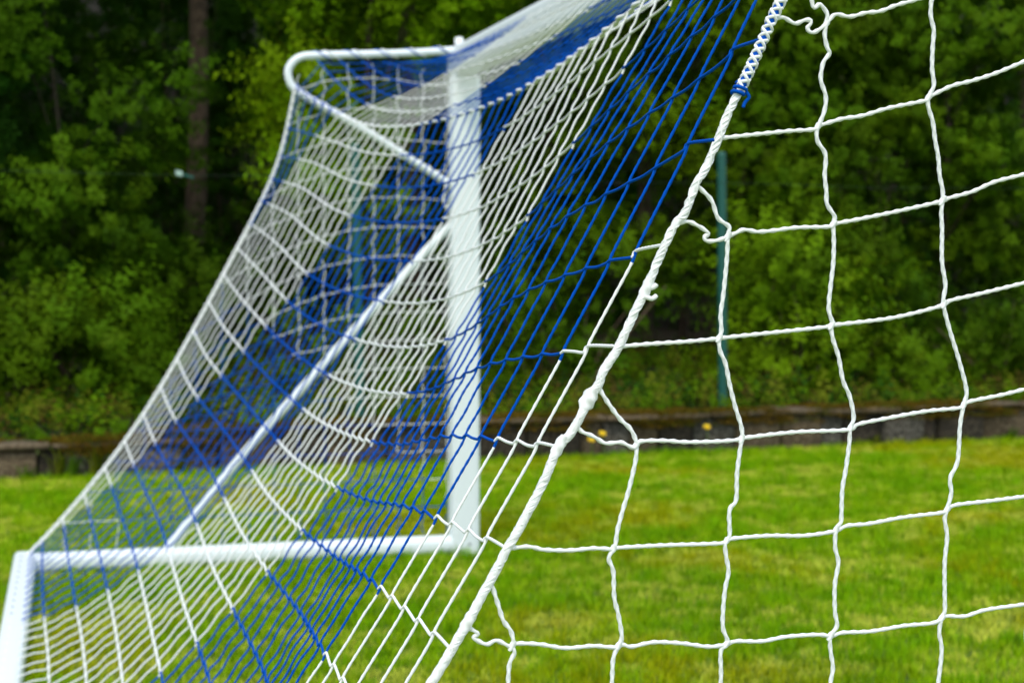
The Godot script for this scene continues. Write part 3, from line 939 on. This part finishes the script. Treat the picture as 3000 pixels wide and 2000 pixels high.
func block_mesh(w: float, h: float, d: float, seed_: int) -> ArrayMesh:
	# a weathered block: bevelled box with every corner pushed about a little
	var r := RandomNumberGenerator.new()
	r.seed = seed_
	var st := SurfaceTool.new()
	st.begin(Mesh.PRIMITIVE_TRIANGLES)
	var b := 0.012
	var P := {}
	for ix in 2: for iy in 2: for iz in 2:
		var s := Vector3(ix * 2 - 1, iy * 2 - 1, iz * 2 - 1)
		var j := Vector3(r.randf_range(-0.006, 0.006), r.randf_range(-0.007, 0.004), r.randf_range(-0.008, 0.008))
		for ax in 3:
			var v := Vector3(s.x * (w * 0.5 - (b if ax != 0 else 0.0)), s.y * (h * 0.5 - (b if ax != 1 else 0.0)), s.z * (d * 0.5 - (b if ax != 2 else 0.0))) + j
			P[[ix, iy, iz, ax]] = v
	var faces := []
	for ax in 3:
		for s in 2:
			var u := (ax + 1) % 3
			var v := (ax + 2) % 3
			var q := []
			for c in [[0, 0], [1, 0], [1, 1], [0, 1]]:
				var id := [0, 0, 0]
				id[ax] = s
				id[u] = c[0]
				id[v] = c[1]
				q.append(P[[id[0], id[1], id[2], ax]])
			faces.append(q)
			for t in 2:
				var idk := [0, 0, 0]
				idk[u] = s
				idk[v] = t
				var id0 := idk.duplicate()
				var id1 := idk.duplicate()
				id1[ax] = 1
				faces.append([P[[id0[0], id0[1], id0[2], u]], P[[id1[0], id1[1], id1[2], u]], P[[id1[0], id1[1], id1[2], v]], P[[id0[0], id0[1], id0[2], v]]])
	for q in faces:
		var nrm: Vector3 = (q[1] - q[0]).cross(q[2] - q[0])
		var cen: Vector3 = (q[0] + q[1] + q[2] + q[3]) * 0.25
		var o := [0, 1, 2, 0, 2, 3] if nrm.dot(cen) < 0 else [0, 2, 1, 0, 3, 2]
		for i in o: st.add_vertex(q[i])
	for ix in 2: for iy in 2: for iz in 2:
		var t := [P[[ix, iy, iz, 0]], P[[ix, iy, iz, 1]], P[[ix, iy, iz, 2]]]
		var nrm2: Vector3 = (t[1] - t[0]).cross(t[2] - t[0])
		var o2 := [0, 1, 2] if nrm2.dot(t[0]) < 0 else [0, 2, 1]
		for i in o2: st.add_vertex(t[i])
	st.generate_normals()
	return st.commit()

# the wall has settled towards its left end
func sunk(x: float) -> float:
	return 0.06 * clampf((-0.6 - x) / 1.0, 0.0, 1.0)

func build_wall() -> void:
	var w := thing("retaining_wall", "low weathered grey stone retaining wall with mossy top behind the lawn", "wall", Vector3(0, 0, -2.93))
	w.rotation.y = 0.06
	var x := -5.0
	var i := 0
	var stones := [mats.stone_a, mats.stone_b, mats.stone_c]
	while x < 9.5:
		var len := rng.randf_range(0.11, 0.40)
		var b := part("block", block_mesh(len - 0.012, 0.26, 0.18, 40 + i), stones[rng.randi() % 3], w, Vector3(x + len * 0.5, 0.096 - sunk(x) + rng.randf_range(-0.016, 0.003), rng.randf_range(-0.035, 0.016)))
		b.rotation = Vector3(rng.randf_range(-0.05, 0.05), rng.randf_range(-0.07, 0.07), rng.randf_range(-0.02, 0.02))
		x += len
		i += 1
	x = -5.0
	while x < 9.5:
		var len := rng.randf_range(0.55, 0.95)
		var c := part("cap_stone", block_mesh(len - 0.014, 0.036, 0.23, 140 + i), mats.stone_b if rng.randf() < 0.7 else mats.stone_c, w, Vector3(x + len * 0.5, 0.245 - sunk(x) + rng.randf_range(-0.003, 0.004), 0.012 + rng.randf_range(-0.012, 0.012)))
		c.rotation.y = rng.randf_range(-0.012, 0.012)
		x += len
		i += 1
	# moss cushions on the cap
	var ms := SurfaceTool.new()
	ms.begin(Mesh.PRIMITIVE_TRIANGLES)
	var r := RandomNumberGenerator.new()
	r.seed = 9
	for k in 40:
		var a := r.randf() * TAU
		var d := sqrt(r.randf()) * 0.05
		var p := Vector3(cos(a) * d, 0.012 * (1.0 - d / 0.05), sin(a) * d)
		var e := Vector3(r.randf_range(-1, 1), r.randf_range(0.2, 1.2), r.randf_range(-1, 1)) * 0.010
		var s := e.cross(Vector3(r.randf_range(-1, 1), r.randf_range(-1, 1), r.randf_range(-1, 1))).normalized() * 0.004
		ms.set_color(Color.WHITE * r.randf_range(0.7, 1.2))
		for q in [p - s, p + e, p + s]: ms.add_vertex(q)
	ms.generate_normals()
	var xf := []
	var cl := PackedColorArray()
	var nz := FastNoiseLite.new()
	nz.seed = 3
	nz.frequency = 0.9
	for k in 9000:
		var px := rng.randf_range(-4.9, 9.2)
		var pz := rng.randf_range(-0.10, 0.142)
		if nz.get_noise_2d(px * 1.4, pz * 4.0) < -0.12: continue
		var front := pz > 0.105
		xf.append(Transform3D(Basis(Vector3.UP, rng.randf() * TAU).scaled(Vector3.ONE * rng.randf_range(0.6, 1.5)), Vector3(px, 0.259 - sunk(px) - (rng.randf() * 0.09 if front else 0.0), pz)))
		var t := rng.randf_range(0.7, 1.25)
		cl.append((Color(0.135, 0.080, 0.008) if rng.randf() < 0.65 else Color(0.095, 0.095, 0.008)) * t)
	var mo := scatter("moss", ms.commit(), mats.grass, xf, cl, w)
	mo.set_meta("kind", "stuff")
	mo.set_meta("label", "rust brown and olive moss along the wall top")

func build_fence() -> void:
	var f := thing("wire_fence", "dark green post and wire fence on the retaining wall", "fence", Vector3(0, 0, -3.055))
	f.rotation.y = 0.06
	var xs := [-4.65, -2.25, 0.142, 2.56, 4.96, 7.36]
	for x in xs:
		var p := part("post", extrude(round_rect(-0.027, 0.027, -0.027, 0.027, 0.022), Vector3(x + 0.01, 0.10, 0), Vector3(x - 0.02, 1.90, 0), Vector3.RIGHT, Vector3.BACK), mats.fence, f)
		part("post_cap", lathe([Vector2(0.028, 0.0), Vector2(0.026, 0.012), Vector2(0.014, 0.02), Vector2(0.0, 0.022)]), mats.fence, f, Vector3(x - 0.02, 1.90, 0))
	for y in [1.72]:
		var c := PackedVector3Array()
		for i in xs.size():
			c.append(Vector3(xs[i], y, 0.03))
			if i < xs.size() - 1: c.append(Vector3((xs[i] + xs[i + 1]) * 0.5, y - 0.012, 0.03))
		part("wire", cord_mesh(c, [Color.WHITE], 0.0009, 0.3, 5), mats.wire, f)
	var t := part("wire_tensioner", extrude(round_rect(-0.016, 0.016, -0.010, 0.010, 0.006), Vector3(-0.942, 1.72, 0.03), Vector3(-0.905, 1.713, 0.03), Vector3.UP, Vector3.BACK), mats.clip, f)
	t.set_meta("label", "small pale tensioner clipped on the top wire")
	part("tensioner_arm", extrude(round_rect(-0.007, 0.007, -0.007, 0.007, 0.004), Vector3(-0.905, 1.713, 0.03), Vector3(-0.84, 1.693, 0.03), Vector3.UP, Vector3.BACK), mats.fence, f)

func build_small() -> void:
	# dandelions at the wall foot
	var spots := [[1.603, 0.153, "taller dandelion of the touching pair at the wall foot"], [1.53, 0.118, "shorter dandelion of the touching pair at the wall foot"], [2.31, 0.172, "single yellow dandelion by the wall near the green fence post"]]
	for s in spots:
		var d := thing("dandelion", s[2], "flower", Vector3(s[0] + 0.02, 0, wall_z(s[0]) + 0.15), "dandelions at the wall foot")
		part("stem", cord_mesh(PackedVector3Array([Vector3(0.01, -0.005, 0), Vector3(0.012, s[1] * 0.5, 0.004), Vector3(0, s[1], 0.012)]), [Color(0.12, 0.2, 0.03)], 0.003, 0.02, 6), mats.cord, d)
		var hd := SurfaceTool.new()
		hd.begin(Mesh.PRIMITIVE_TRIANGLES)
		for ring in 4:
			for i in 16:
				var a := TAU * i / 16.0 + ring * 0.2
				var L := 0.024 - ring * 0.005
				var o := Vector3(cos(a), 0.25 + ring * 0.35, sin(a)).normalized() * L
				var sd := Vector3(-sin(a), 0, cos(a)) * 0.004
				for q in [Vector3(0, 0.002 * ring, 0), o - sd, o + sd]: hd.add_vertex(q)
		hd.generate_normals()
		var h := part("flower_head", hd.commit(), mats.petal, d, Vector3(0, s[1], 0.012))
		h.rotation.x = 0.6
		var lf := SurfaceTool.new()
		lf.begin(Mesh.PRIMITIVE_TRIANGLES)
		for i in 7:
			var a: float = TAU * i / 7.0 + s[0]
			var o := Vector3(cos(a), 0.45, sin(a)) * 0.07
			var sd := Vector3(-sin(a), 0, cos(a)) * 0.012
			lf.set_color(Color(0.07, 0.14, 0.012))
			for q in [Vector3.ZERO, o * 0.6 - sd, o * 0.6 + sd, o * 0.6 - sd, o, o * 0.6 + sd]: lf.add_vertex(q)
		lf.generate_normals()
		part("leaf", lf.commit(), mats.leaf, d)
	# tall grass clumps growing against the wall
	var clumps := [[-1.78, 0.10, 0.5], [-1.60, 0.20, 1.0], [-1.53, 0.17, 0.9], [-1.40, 0.24, 1.0], [-1.33, 0.16, 0.8], [-0.95, 0.13, 0.7], [1.2, 0.09, 0.5], [3.55, 0.09, 0.6], [4.6, 0.12, 0.8], [4.2, 0.07, 0.5]]
	var words := ["short clump at the broken left end of the wall", "tall broad bladed clump against the dark wall hollow", "leaning grass clump beside the dark wall hollow", "tallest olive grass clump rising past the wall cap", "grass clump right beside the tallest olive clump", "grass clump at the wall behind the blue net", "small weed clump by the wall behind the white post", "small bright weed clump low on the brown stones", "upright weed clump on the mossy brown stones", "low weed clump on the dark grey stones"]
	for i in clumps.size():
		var c = clumps[i]
		var st := SurfaceTool.new()
		st.begin(Mesh.PRIMITIVE_TRIANGLES)
		for q in int(34 * c[2]):
			var a := rng.randf() * TAU
			var p := Vector3(cos(a), 0, sin(a) * 0.5) * rng.randf() * 0.05
			var hgt: float = c[1] * rng.randf_range(0.5, 1.1)
			var ln := Vector3(rng.randf_range(-0.6, 0.6), 0, rng.randf_range(-0.1, 0.5)) * hgt
			var sd := Vector3(cos(a + 1.0), 0, sin(a + 1.0)) * rng.randf_range(0.0025, 0.006)
			var m := p + ln * 0.3 + Vector3(0, hgt * 0.6, 0)
			var tp := p + ln + Vector3(0, hgt, 0)
			st.set_color(Color(0.075, 0.15, 0.010) * rng.randf_range(0.6, 1.3) if i % 2 == 0 else Color(0.11, 0.13, 0.010) * rng.randf_range(0.6, 1.3))
			for w in [p - sd, m - sd, p + sd, p + sd, m - sd, m + sd, m - sd, tp, m + sd]: st.add_vertex(w)
		st.generate_normals()
		var o := thing("grass_clump", words[i], "grass clump", Vector3(c[0], 0.0, wall_z(c[0]) + 0.13), "grass clumps along the wall")
		part("blades", st.commit(), mats.leaf, o)
	# dead sticks in the undergrowth
	var sk := thing("fallen_branch", "bare grey stick leaning above the bright shrub by the wall", "branch", Vector3(-1.53, 0.30, -4.45))
	trunk_part(sk, [Vector3(0.03, -0.08, 0), Vector3(-0.06, 0.20, 0.02), Vector3(-0.13, 0.32, 0.03), Vector3(-0.19, 0.42, 0.02)], 0.020, 0.012, mats.twig, "stick")
	var s2 := thing("fallen_branch", "thin brown branch slanting through the bare dark undergrowth", "branch", Vector3(2.2, 0.22, -4.6))
	trunk_part(s2, [Vector3(-0.25, -0.04, 0.1), Vector3(0.0, 0.22, 0), Vector3(0.18, 0.42, -0.05), Vector3(0.52, 0.80, -0.1)], 0.014, 0.006, mats.twig, "stick")

func build_wood() -> void:
	var broad := [leaf_spray(19, 0.20, 0.043, 1), leaf_spray(19, 0.22, 0.040, 2), leaf_spray(18, 0.17, 0.046, 3)]
	var small := [leaf_spray(16, 0.20, 0.042, 4), leaf_spray(16, 0.18, 0.038, 5)]
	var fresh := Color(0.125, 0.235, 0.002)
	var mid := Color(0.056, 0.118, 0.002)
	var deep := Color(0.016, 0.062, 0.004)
	var V := func(x: float, y: float, z: float) -> Vector3: return Vector3(x, y, z)
	# shrubs right behind the fence
	shrub("shrub", "bright yellow green shrub spilling towards the wall beside the rear net edge", Vector3(-1.55, 0.25, -4.35), [[V.call(0, 0.30, 0), V.call(0.75, 0.36, 0.4)], [V.call(-0.5, 0.42, -0.1), V.call(0.5, 0.34, 0.35)], [V.call(0.55, 0.2, 0.1), V.call(0.45, 0.26, 0.3)]], 190, mid.lerp(fresh, 0.1), 0.3, small)
	shrub("shrub", "low leafy shrub behind the wall to the left of the bare undergrowth", Vector3(0.9, 0.26, -4.5), [[V.call(0, 0.32, 0), V.call(0.8, 0.36, 0.4)], [V.call(-0.8, 0.2, 0.1), V.call(0.6, 0.28, 0.3)]], 70, mid, 0.35, small)
	shrub("shrub", "medium green shrub spreading to the right of the fence post above the wall", Vector3(3.5, 0.26, -4.3), [[V.call(0, 0.30, 0), V.call(0.85, 0.36, 0.4)], [V.call(0.9, 0.24, -0.1), V.call(0.6, 0.3, 0.35)], [V.call(0.2, 0.75, -0.3), V.call(0.6, 0.4, 0.4)]], 120, mid.lerp(fresh, 0.4), 0.35, small)
	shrub("shrub", "dark shrub with small leaves at the mossy end of the wall", Vector3(5.4, 0.26, -4.6), [[V.call(0, 0.4, 0), V.call(0.9, 0.5, 0.5)], [V.call(0.9, 0.5, 0), V.call(0.8, 0.5, 0.5)]], 90, mid.lerp(deep, 0.3), 0.35, small)
	shrub("shrub", "sparse undergrowth bush around the thin brown branch", Vector3(2.2, 0.30, -5.1), [[V.call(0, 0.5, 0), V.call(0.9, 0.5, 0.5)], [V.call(-0.6, 0.8, -0.2), V.call(0.7, 0.4, 0.4)]], 50, mid.lerp(deep, 0.3), 0.4, broad)
	shrub("shrub", "tall leafy shrub between the fence post tree and the bright branch tree", Vector3(4.75, 0.24, -5.7), [[V.call(0, 0.9, 0), V.call(0.7, 0.6, 0.45)], [V.call(-0.1, 1.8, -0.1), V.call(0.7, 0.6, 0.45)], [V.call(0.2, 2.7, -0.2), V.call(0.8, 0.6, 0.5)]], 120, mid, 0.3, broad)
	shrub("shrub", "dark leafy shrub hiding the foot of the tall bare trunk", Vector3(-0.72, 0.25, -6.3), [[V.call(0, 0.45, 0), V.call(0.7, 0.5, 0.4)], [V.call(0.3, 0.8, 0), V.call(0.5, 0.35, 0.35)]], 110, mid.lerp(deep, 0.35), 0.35, broad)
	# young trees in the front row
	tree("young tree with fresh yellow green leaves behind the goal bracket", V.call(0.55, 0.2, -5.4), 0.035, 4.6, Vector2(0.2, 0.1), [[V.call(-0.25, 2.5, 0.1), V.call(0.65, 0.75, 0.5)], [V.call(0.5, 3.1, 0.1), V.call(0.8, 0.6, 0.5)], [V.call(0.05, 1.55, 0.1), V.call(0.55, 0.5, 0.4)], [V.call(0.1, 4.1, 0), V.call(0.9, 0.7, 0.7)]], 140, fresh, 0.25, broad)
	tree("young tree with olive tinged leaves left of the tall bare trunk", V.call(-1.55, 0.24, -6.0), 0.017, 4.2, Vector2(-0.2, 0.1), [[V.call(0.15, 1.35, 0.2), V.call(0.65, 0.75, 0.5)], [V.call(0.35, 2.1, 0), V.call(0.5, 0.5, 0.4)], [V.call(-0.5, 2.9, 0), V.call(0.7, 0.6, 0.5)], [V.call(0.1, 3.9, 0), V.call(0.8, 0.6, 0.6)]], 85, mid.lerp(deep, 0.25), 0.45, broad)
	tree("leafy young tree filling the gap between the white post and the corner rope", V.call(2.25, 0.24, -6.2), 0.035, 5.0, Vector2(0.1, 0.1), [[V.call(-0.3, 1.7, 0.1), V.call(0.7, 0.8, 0.5)], [V.call(0.5, 2.7, 0.1), V.call(0.8, 0.7, 0.5)], [V.call(-0.5, 3.4, 0), V.call(0.9, 0.6, 0.6)], [V.call(0.6, 1.0, 0.2), V.call(0.6, 0.5, 0.4)]], 120, mid, 0.3, broad)
	tree("leafy young tree directly behind the green fence post", V.call(3.75, 0.24, -5.9), 0.032, 5.0, Vector2(0.2, 0.0), [[V.call(0.0, 1.9, 0.1), V.call(0.8, 0.8, 0.5)], [V.call(0.5, 2.8, 0.1), V.call(0.9, 0.6, 0.5)], [V.call(0.3, 1.0, 0.2), V.call(0.7, 0.5, 0.4)], [V.call(-0.3, 3.4, 0), V.call(0.8, 0.6, 0.6)]], 130, mid.lerp(fresh, 0.25), 0.3, broad)
	tree("young tree at the wood edge with one bright fresh branch", V.call(5.6, 0.24, -5.9), 0.035, 5.0, Vector2(0.2, 0.0), [[V.call(-0.2, 2.3, 0.1), V.call(0.8, 0.9, 0.5)], [V.call(0.6, 3.0, 0.1), V.call(0.9, 0.7, 0.5)], [V.call(0.5, 1.3, 0.2), V.call(0.7, 0.6, 0.4)], [V.call(0.25, 1.75, 0.7), V.call(0.35, 0.16, 0.2)]], 120, mid, 0.3, broad)
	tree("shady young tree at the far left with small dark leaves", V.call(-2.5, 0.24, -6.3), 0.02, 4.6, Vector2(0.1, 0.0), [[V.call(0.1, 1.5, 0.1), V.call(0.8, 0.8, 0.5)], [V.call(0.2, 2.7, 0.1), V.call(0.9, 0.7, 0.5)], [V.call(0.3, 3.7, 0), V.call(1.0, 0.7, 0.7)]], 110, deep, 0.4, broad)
	# tall trees with bare trunks: their crowns roof the wood over
	var tall := [
		[-0.52, -8.0, 0.105, Vector2(0.14, 0.0), "tall tree with straight bare grey brown trunk left of the goal"],
		[3.30, -6.6, 0.065, Vector2(-0.08, 0.05), "slim bare trunked tree behind the corner rope"],
		[3.75, -6.9, 0.045, Vector2(0.15, 0.1), "thin pale trunked tree just behind the green fence post"],
		[1.55, -8.6, 0.09, Vector2(0.2, 0.0), "tall tree rising behind the white crossbar corner"],
		[5.9, -8.4, 0.11, Vector2(-0.1, 0.0), "tall tree in the dark wood behind the white side net"],
		[-2.7, -9.2, 0.12, Vector2(0.1, 0.0), "tall tree deep in the dark left of the wood"],
		[7.9, -8.0, 0.11, Vector2(0.0, 0.0), "tall tree at the right end of the wood"],
		[-4.8, -7.0, 0.11, Vector2(0.1, 0.0), "tall tree standing at the left end of the wood"]]
	for t in tall:
		var y0 := terrain_y(t[0], t[1])
		var bl := []
		for i in 6:
			bl.append([V.call(rng.randf_range(-1.9, 1.9), rng.randf_range(5.0, 8.6), rng.randf_range(-1.6, 1.9)), V.call(1.5, 1.0, 1.5)])
		tree(t[4], V.call(t[0], y0, t[1]), t[2], 8.5, t[3], bl, 26, mid, 0.4, broad, "tall trees of the wood")
	# the understorey behind them
	var under := [
		[-2.2, -8.2, 0.3, "dense dark understorey bush left of the tall bare trunk"],
		[-0.3, -9.6, 0.3, "dense dark understorey bush behind the tall bare trunk"],
		[1.4, -9.4, 0.5, "dense understorey bush behind the fresh young tree"],
		[3.2, -9.2, 0.5, "dense understorey bush behind the slim bare trunk"],
		[5.2, -9.0, 0.4, "dense understorey bush deep behind the green fence post"],
		[7.2, -8.6, 0.3, "dense understorey bush behind the bright branch tree"],
		[9.2, -8.2, 0.3, "dense understorey bush at the right end of the wood"],
		[-4.2, -8.8, 0.3, "dense understorey bush at the left end of the wood"]]
	for u in under:
		var y1 := terrain_y(u[0], u[1])
		var bl2 := []
		for i in 7:
			bl2.append([V.call(rng.randf_range(-0.9, 0.9), 0.5 + i * 0.58, rng.randf_range(-0.5, 0.6)), V.call(1.05, 0.62, 0.7)])
		shrub("understorey_bush", u[3], V.call(u[0], y1, u[1]), bl2, 60, deep.lerp(mid, u[2]), 0.35, broad, "understorey bushes of the wood")
	# low undergrowth that covers the soil behind the wall
	var ux := []
	var uc := PackedColorArray()
	var un := FastNoiseLite.new()
	un.seed = 77
	un.frequency = 0.7
	for i in 6500:
		var x := rng.randf_range(-4.5, 8.5)
		var z := wall_z(x) - 0.2 - pow(rng.randf(), 1.4) * 3.6
		var bare := un.get_noise_2d(x, z)
		if bare < -0.25 and rng.randf() < 0.6: continue
		var up := Vector3(rng.randfn() * 0.6, 1.0, rng.randfn() * 0.5 + 0.3).normalized()
		ux.append(Transform3D(Basis(Quaternion(Vector3.UP, up)).scaled(Vector3.ONE * rng.randf_range(0.5, 1.1)), Vector3(x, terrain_y(x, z) + rng.randf_range(-0.03, 0.10), z)))
		var k := rng.randf()
		uc.append(((Color(0.120, 0.150, 0.008) if k < 0.25 else mid.lerp(fresh, 0.35)) if k < 0.6 else (deep if k < 0.8 else Color(0.085, 0.06, 0.012))) * rng.randf_range(0.6, 1.25))
	for i in 420:
		var x := rng.randf_range(-4.5, 8.5)
		if un.get_noise_2d(x * 2.0, 50.0) < 0.0: continue
		ux.append(Transform3D(Basis(Quaternion(Vector3.UP, Vector3(rng.randfn() * 0.5, 0.2, 1.0).normalized())).scaled(Vector3.ONE * rng.randf_range(0.35, 0.7)), Vector3(x, 0.27 - sunk(x) + rng.randf_range(-0.01, 0.05), wall_z(x) + 0.03 - rng.randf() * 0.15)))
		uc.append(mid * rng.randf_range(0.7, 1.5))
	var low := scatter("undergrowth", small[0], mats.leaf, ux, uc, self)
	tag(low, "low leafy ground cover on the soil behind the wall", "ground cover", "", "stuff")
	# far wood on the slope, one mass
	var xf := []
	var cl := PackedColorArray()
	for i in 9000:
		var x := rng.randf_range(-9.0, 17.0)
		var z := rng.randf_range(-15.5, -11.0)
		var y := terrain_y(x, z) + rng.randf_range(0.0, 7.0)
		var up := Vector3(rng.randfn() * 0.5, rng.randfn() * 0.5, 1.0).normalized()
		xf.append(Transform3D(Basis(Quaternion(Vector3.UP, up)).scaled(Vector3.ONE * rng.randf_range(1.8, 3.2)), Vector3(x, y, z)))
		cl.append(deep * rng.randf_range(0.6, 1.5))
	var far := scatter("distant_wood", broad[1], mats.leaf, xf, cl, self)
	tag(far, "dark mass of foliage on the slope at the back of the wood", "wood", "", "stuff")

# ---------------------------------------------------------------- scene
func _ready() -> void:
	rng.seed = 20240
	# camera: 57 mm lens on a 36 x 24 frame, focused on the near corner rope
	var cam := Camera3D.new()
	cam.name = "camera"
	var lens := CameraAttributesPhysical.new()
	lens.frustum_focal_length = 57.12
	lens.frustum_focus_distance = 1.9
	lens.frustum_near = 0.05
	lens.frustum_far = 400.0
	lens.exposure_aperture = 7.3
	cam.attributes = lens
	add_child(cam)
	cam.position = Vector3(-1.5205, 1.2721, 6.6098)
	cam.rotation = Vector3(-0.05509, -0.26441, 0.0029)
	cam.current = true
	# overcast sky
	var env := Environment.new()
	env.background_mode = Environment.BG_SKY
	var sky := Sky.new()
	var sm := ProceduralSkyMaterial.new()
	sm.sky_top_color = Color(0.80, 0.86, 0.93)
	sm.sky_horizon_color = Color(0.88, 0.91, 0.94)
	sm.sky_curve = 0.25
	sm.ground_bottom_color = Color(0.25, 0.30, 0.15)
	sm.ground_horizon_color = Color(0.55, 0.60, 0.50)
	sm.sun_angle_max = 0.0
	sky.sky_material = sm
	env.sky = sky
	env.background_energy_multiplier = 1.0
	env.tonemap_mode = Environment.TONE_MAPPER_LINEAR
	env.tonemap_exposure = 1.68
	env.sdfgi_enabled = true
	env.ssao_enabled = true
	env.ssil_enabled = true
	var we := WorldEnvironment.new()
	we.name = "sky"
	we.environment = env
	add_child(we)
	var sun := DirectionalLight3D.new()
	sun.name = "sun"
	sun.light_energy = 0.45
	sun.light_angular_distance = 14.0
	sun.light_color = Color(1.0, 0.97, 0.92)
	sun.shadow_enabled = true
	add_child(sun)
	sun.rotation_degrees = Vector3(-58, -28, 0)

	# materials
	mats.paint = plain(Color(0.905, 0.935, 0.945), 0.32)
	mats.cap = plain(Color(0.92, 0.93, 0.94), 0.45)
	mats.steel = plain(Color(0.55, 0.57, 0.58), 0.35, 1.0)
	mats.cord = dyed(0.72)
	mats.leaf = dyed(0.55, true)
	mats.grass = dyed(0.6, true)
	mats.fence = plain(Color(0.02, 0.31, 0.27), 0.5)
	mats.wire = plain(Color(0.16, 0.26, 0.16), 0.7)
	mats.clip = plain(Color(0.62, 0.72, 0.68), 0.6)
	mats.petal = plain(Color(0.88, 0.74, 0.0), 0.7)
	mats.petal.cull_mode = BaseMaterial3D.CULL_DISABLED
	mats.lawn = textured(noise_tex(0.012, 2, [[0.0, Color(0.22, 0.30, 0.02)], [0.45, Color(0.33, 0.43, 0.03)], [0.7, Color(0.42, 0.48, 0.08)], [1.0, Color(0.52, 0.50, 0.18)]], 1024), null, 0.35, 0.95)
	mats.soil = textured(noise_tex(0.02, 8, [[0.0, Color(0.09, 0.07, 0.04)], [0.5, Color(0.20, 0.15, 0.08)], [0.75, Color(0.16, 0.19, 0.06)], [1.0, Color(0.32, 0.25, 0.14)]], 1024), noise_tex(0.03, 9, [], 512, 5, true, 6.0), 0.7, 0.95)
	mats.stone_a = textured(noise_tex(0.011, 21, [[0.0, Color(0.09, 0.08, 0.06)], [0.38, Color(0.21, 0.19, 0.16)], [0.6, Color(0.37, 0.35, 0.31)], [1.0, Color(0.60, 0.58, 0.53)]], 1024), noise_tex(0.02, 31, [], 512, 5, true, 8.0), 2.6, 0.92)
	mats.stone_b = textured(noise_tex(0.013, 22, [[0.0, Color(0.12, 0.09, 0.06)], [0.4, Color(0.30, 0.24, 0.16)], [0.65, Color(0.42, 0.37, 0.28)], [1.0, Color(0.56, 0.52, 0.45)]], 1024), noise_tex(0.02, 32, [], 512, 5, true, 8.0), 2.6, 0.92)
	mats.stone_c = textured(noise_tex(0.012, 23, [[0.0, Color(0.06, 0.05, 0.03)], [0.45, Color(0.17, 0.14, 0.10)], [0.7, Color(0.31, 0.27, 0.21)], [1.0, Color(0.50, 0.47, 0.41)]], 1024), noise_tex(0.02, 33, [], 512, 5, true, 8.0), 2.6, 0.92)
	mats.bark = textured(noise_tex(0.018, 41, [[0.0, Color(0.13, 0.10, 0.07)], [0.5, Color(0.29, 0.24, 0.18)], [1.0, Color(0.44, 0.39, 0.31)]], 512), noise_tex(0.02, 42, [], 512, 4, true, 10.0), 2.5, 0.95)
	mats.bark.uv1_scale = Vector3(3.0, 0.8, 3.0)
	mats.young_bark = plain(Color(0.17, 0.15, 0.09), 0.9)
	mats.twig = plain(Color(0.34, 0.28, 0.21), 0.9)

	build_ground()
	build_wall()
	build_fence()
	build_wood()
	build_grass()
	build_goal()
	build_net()
	build_small()
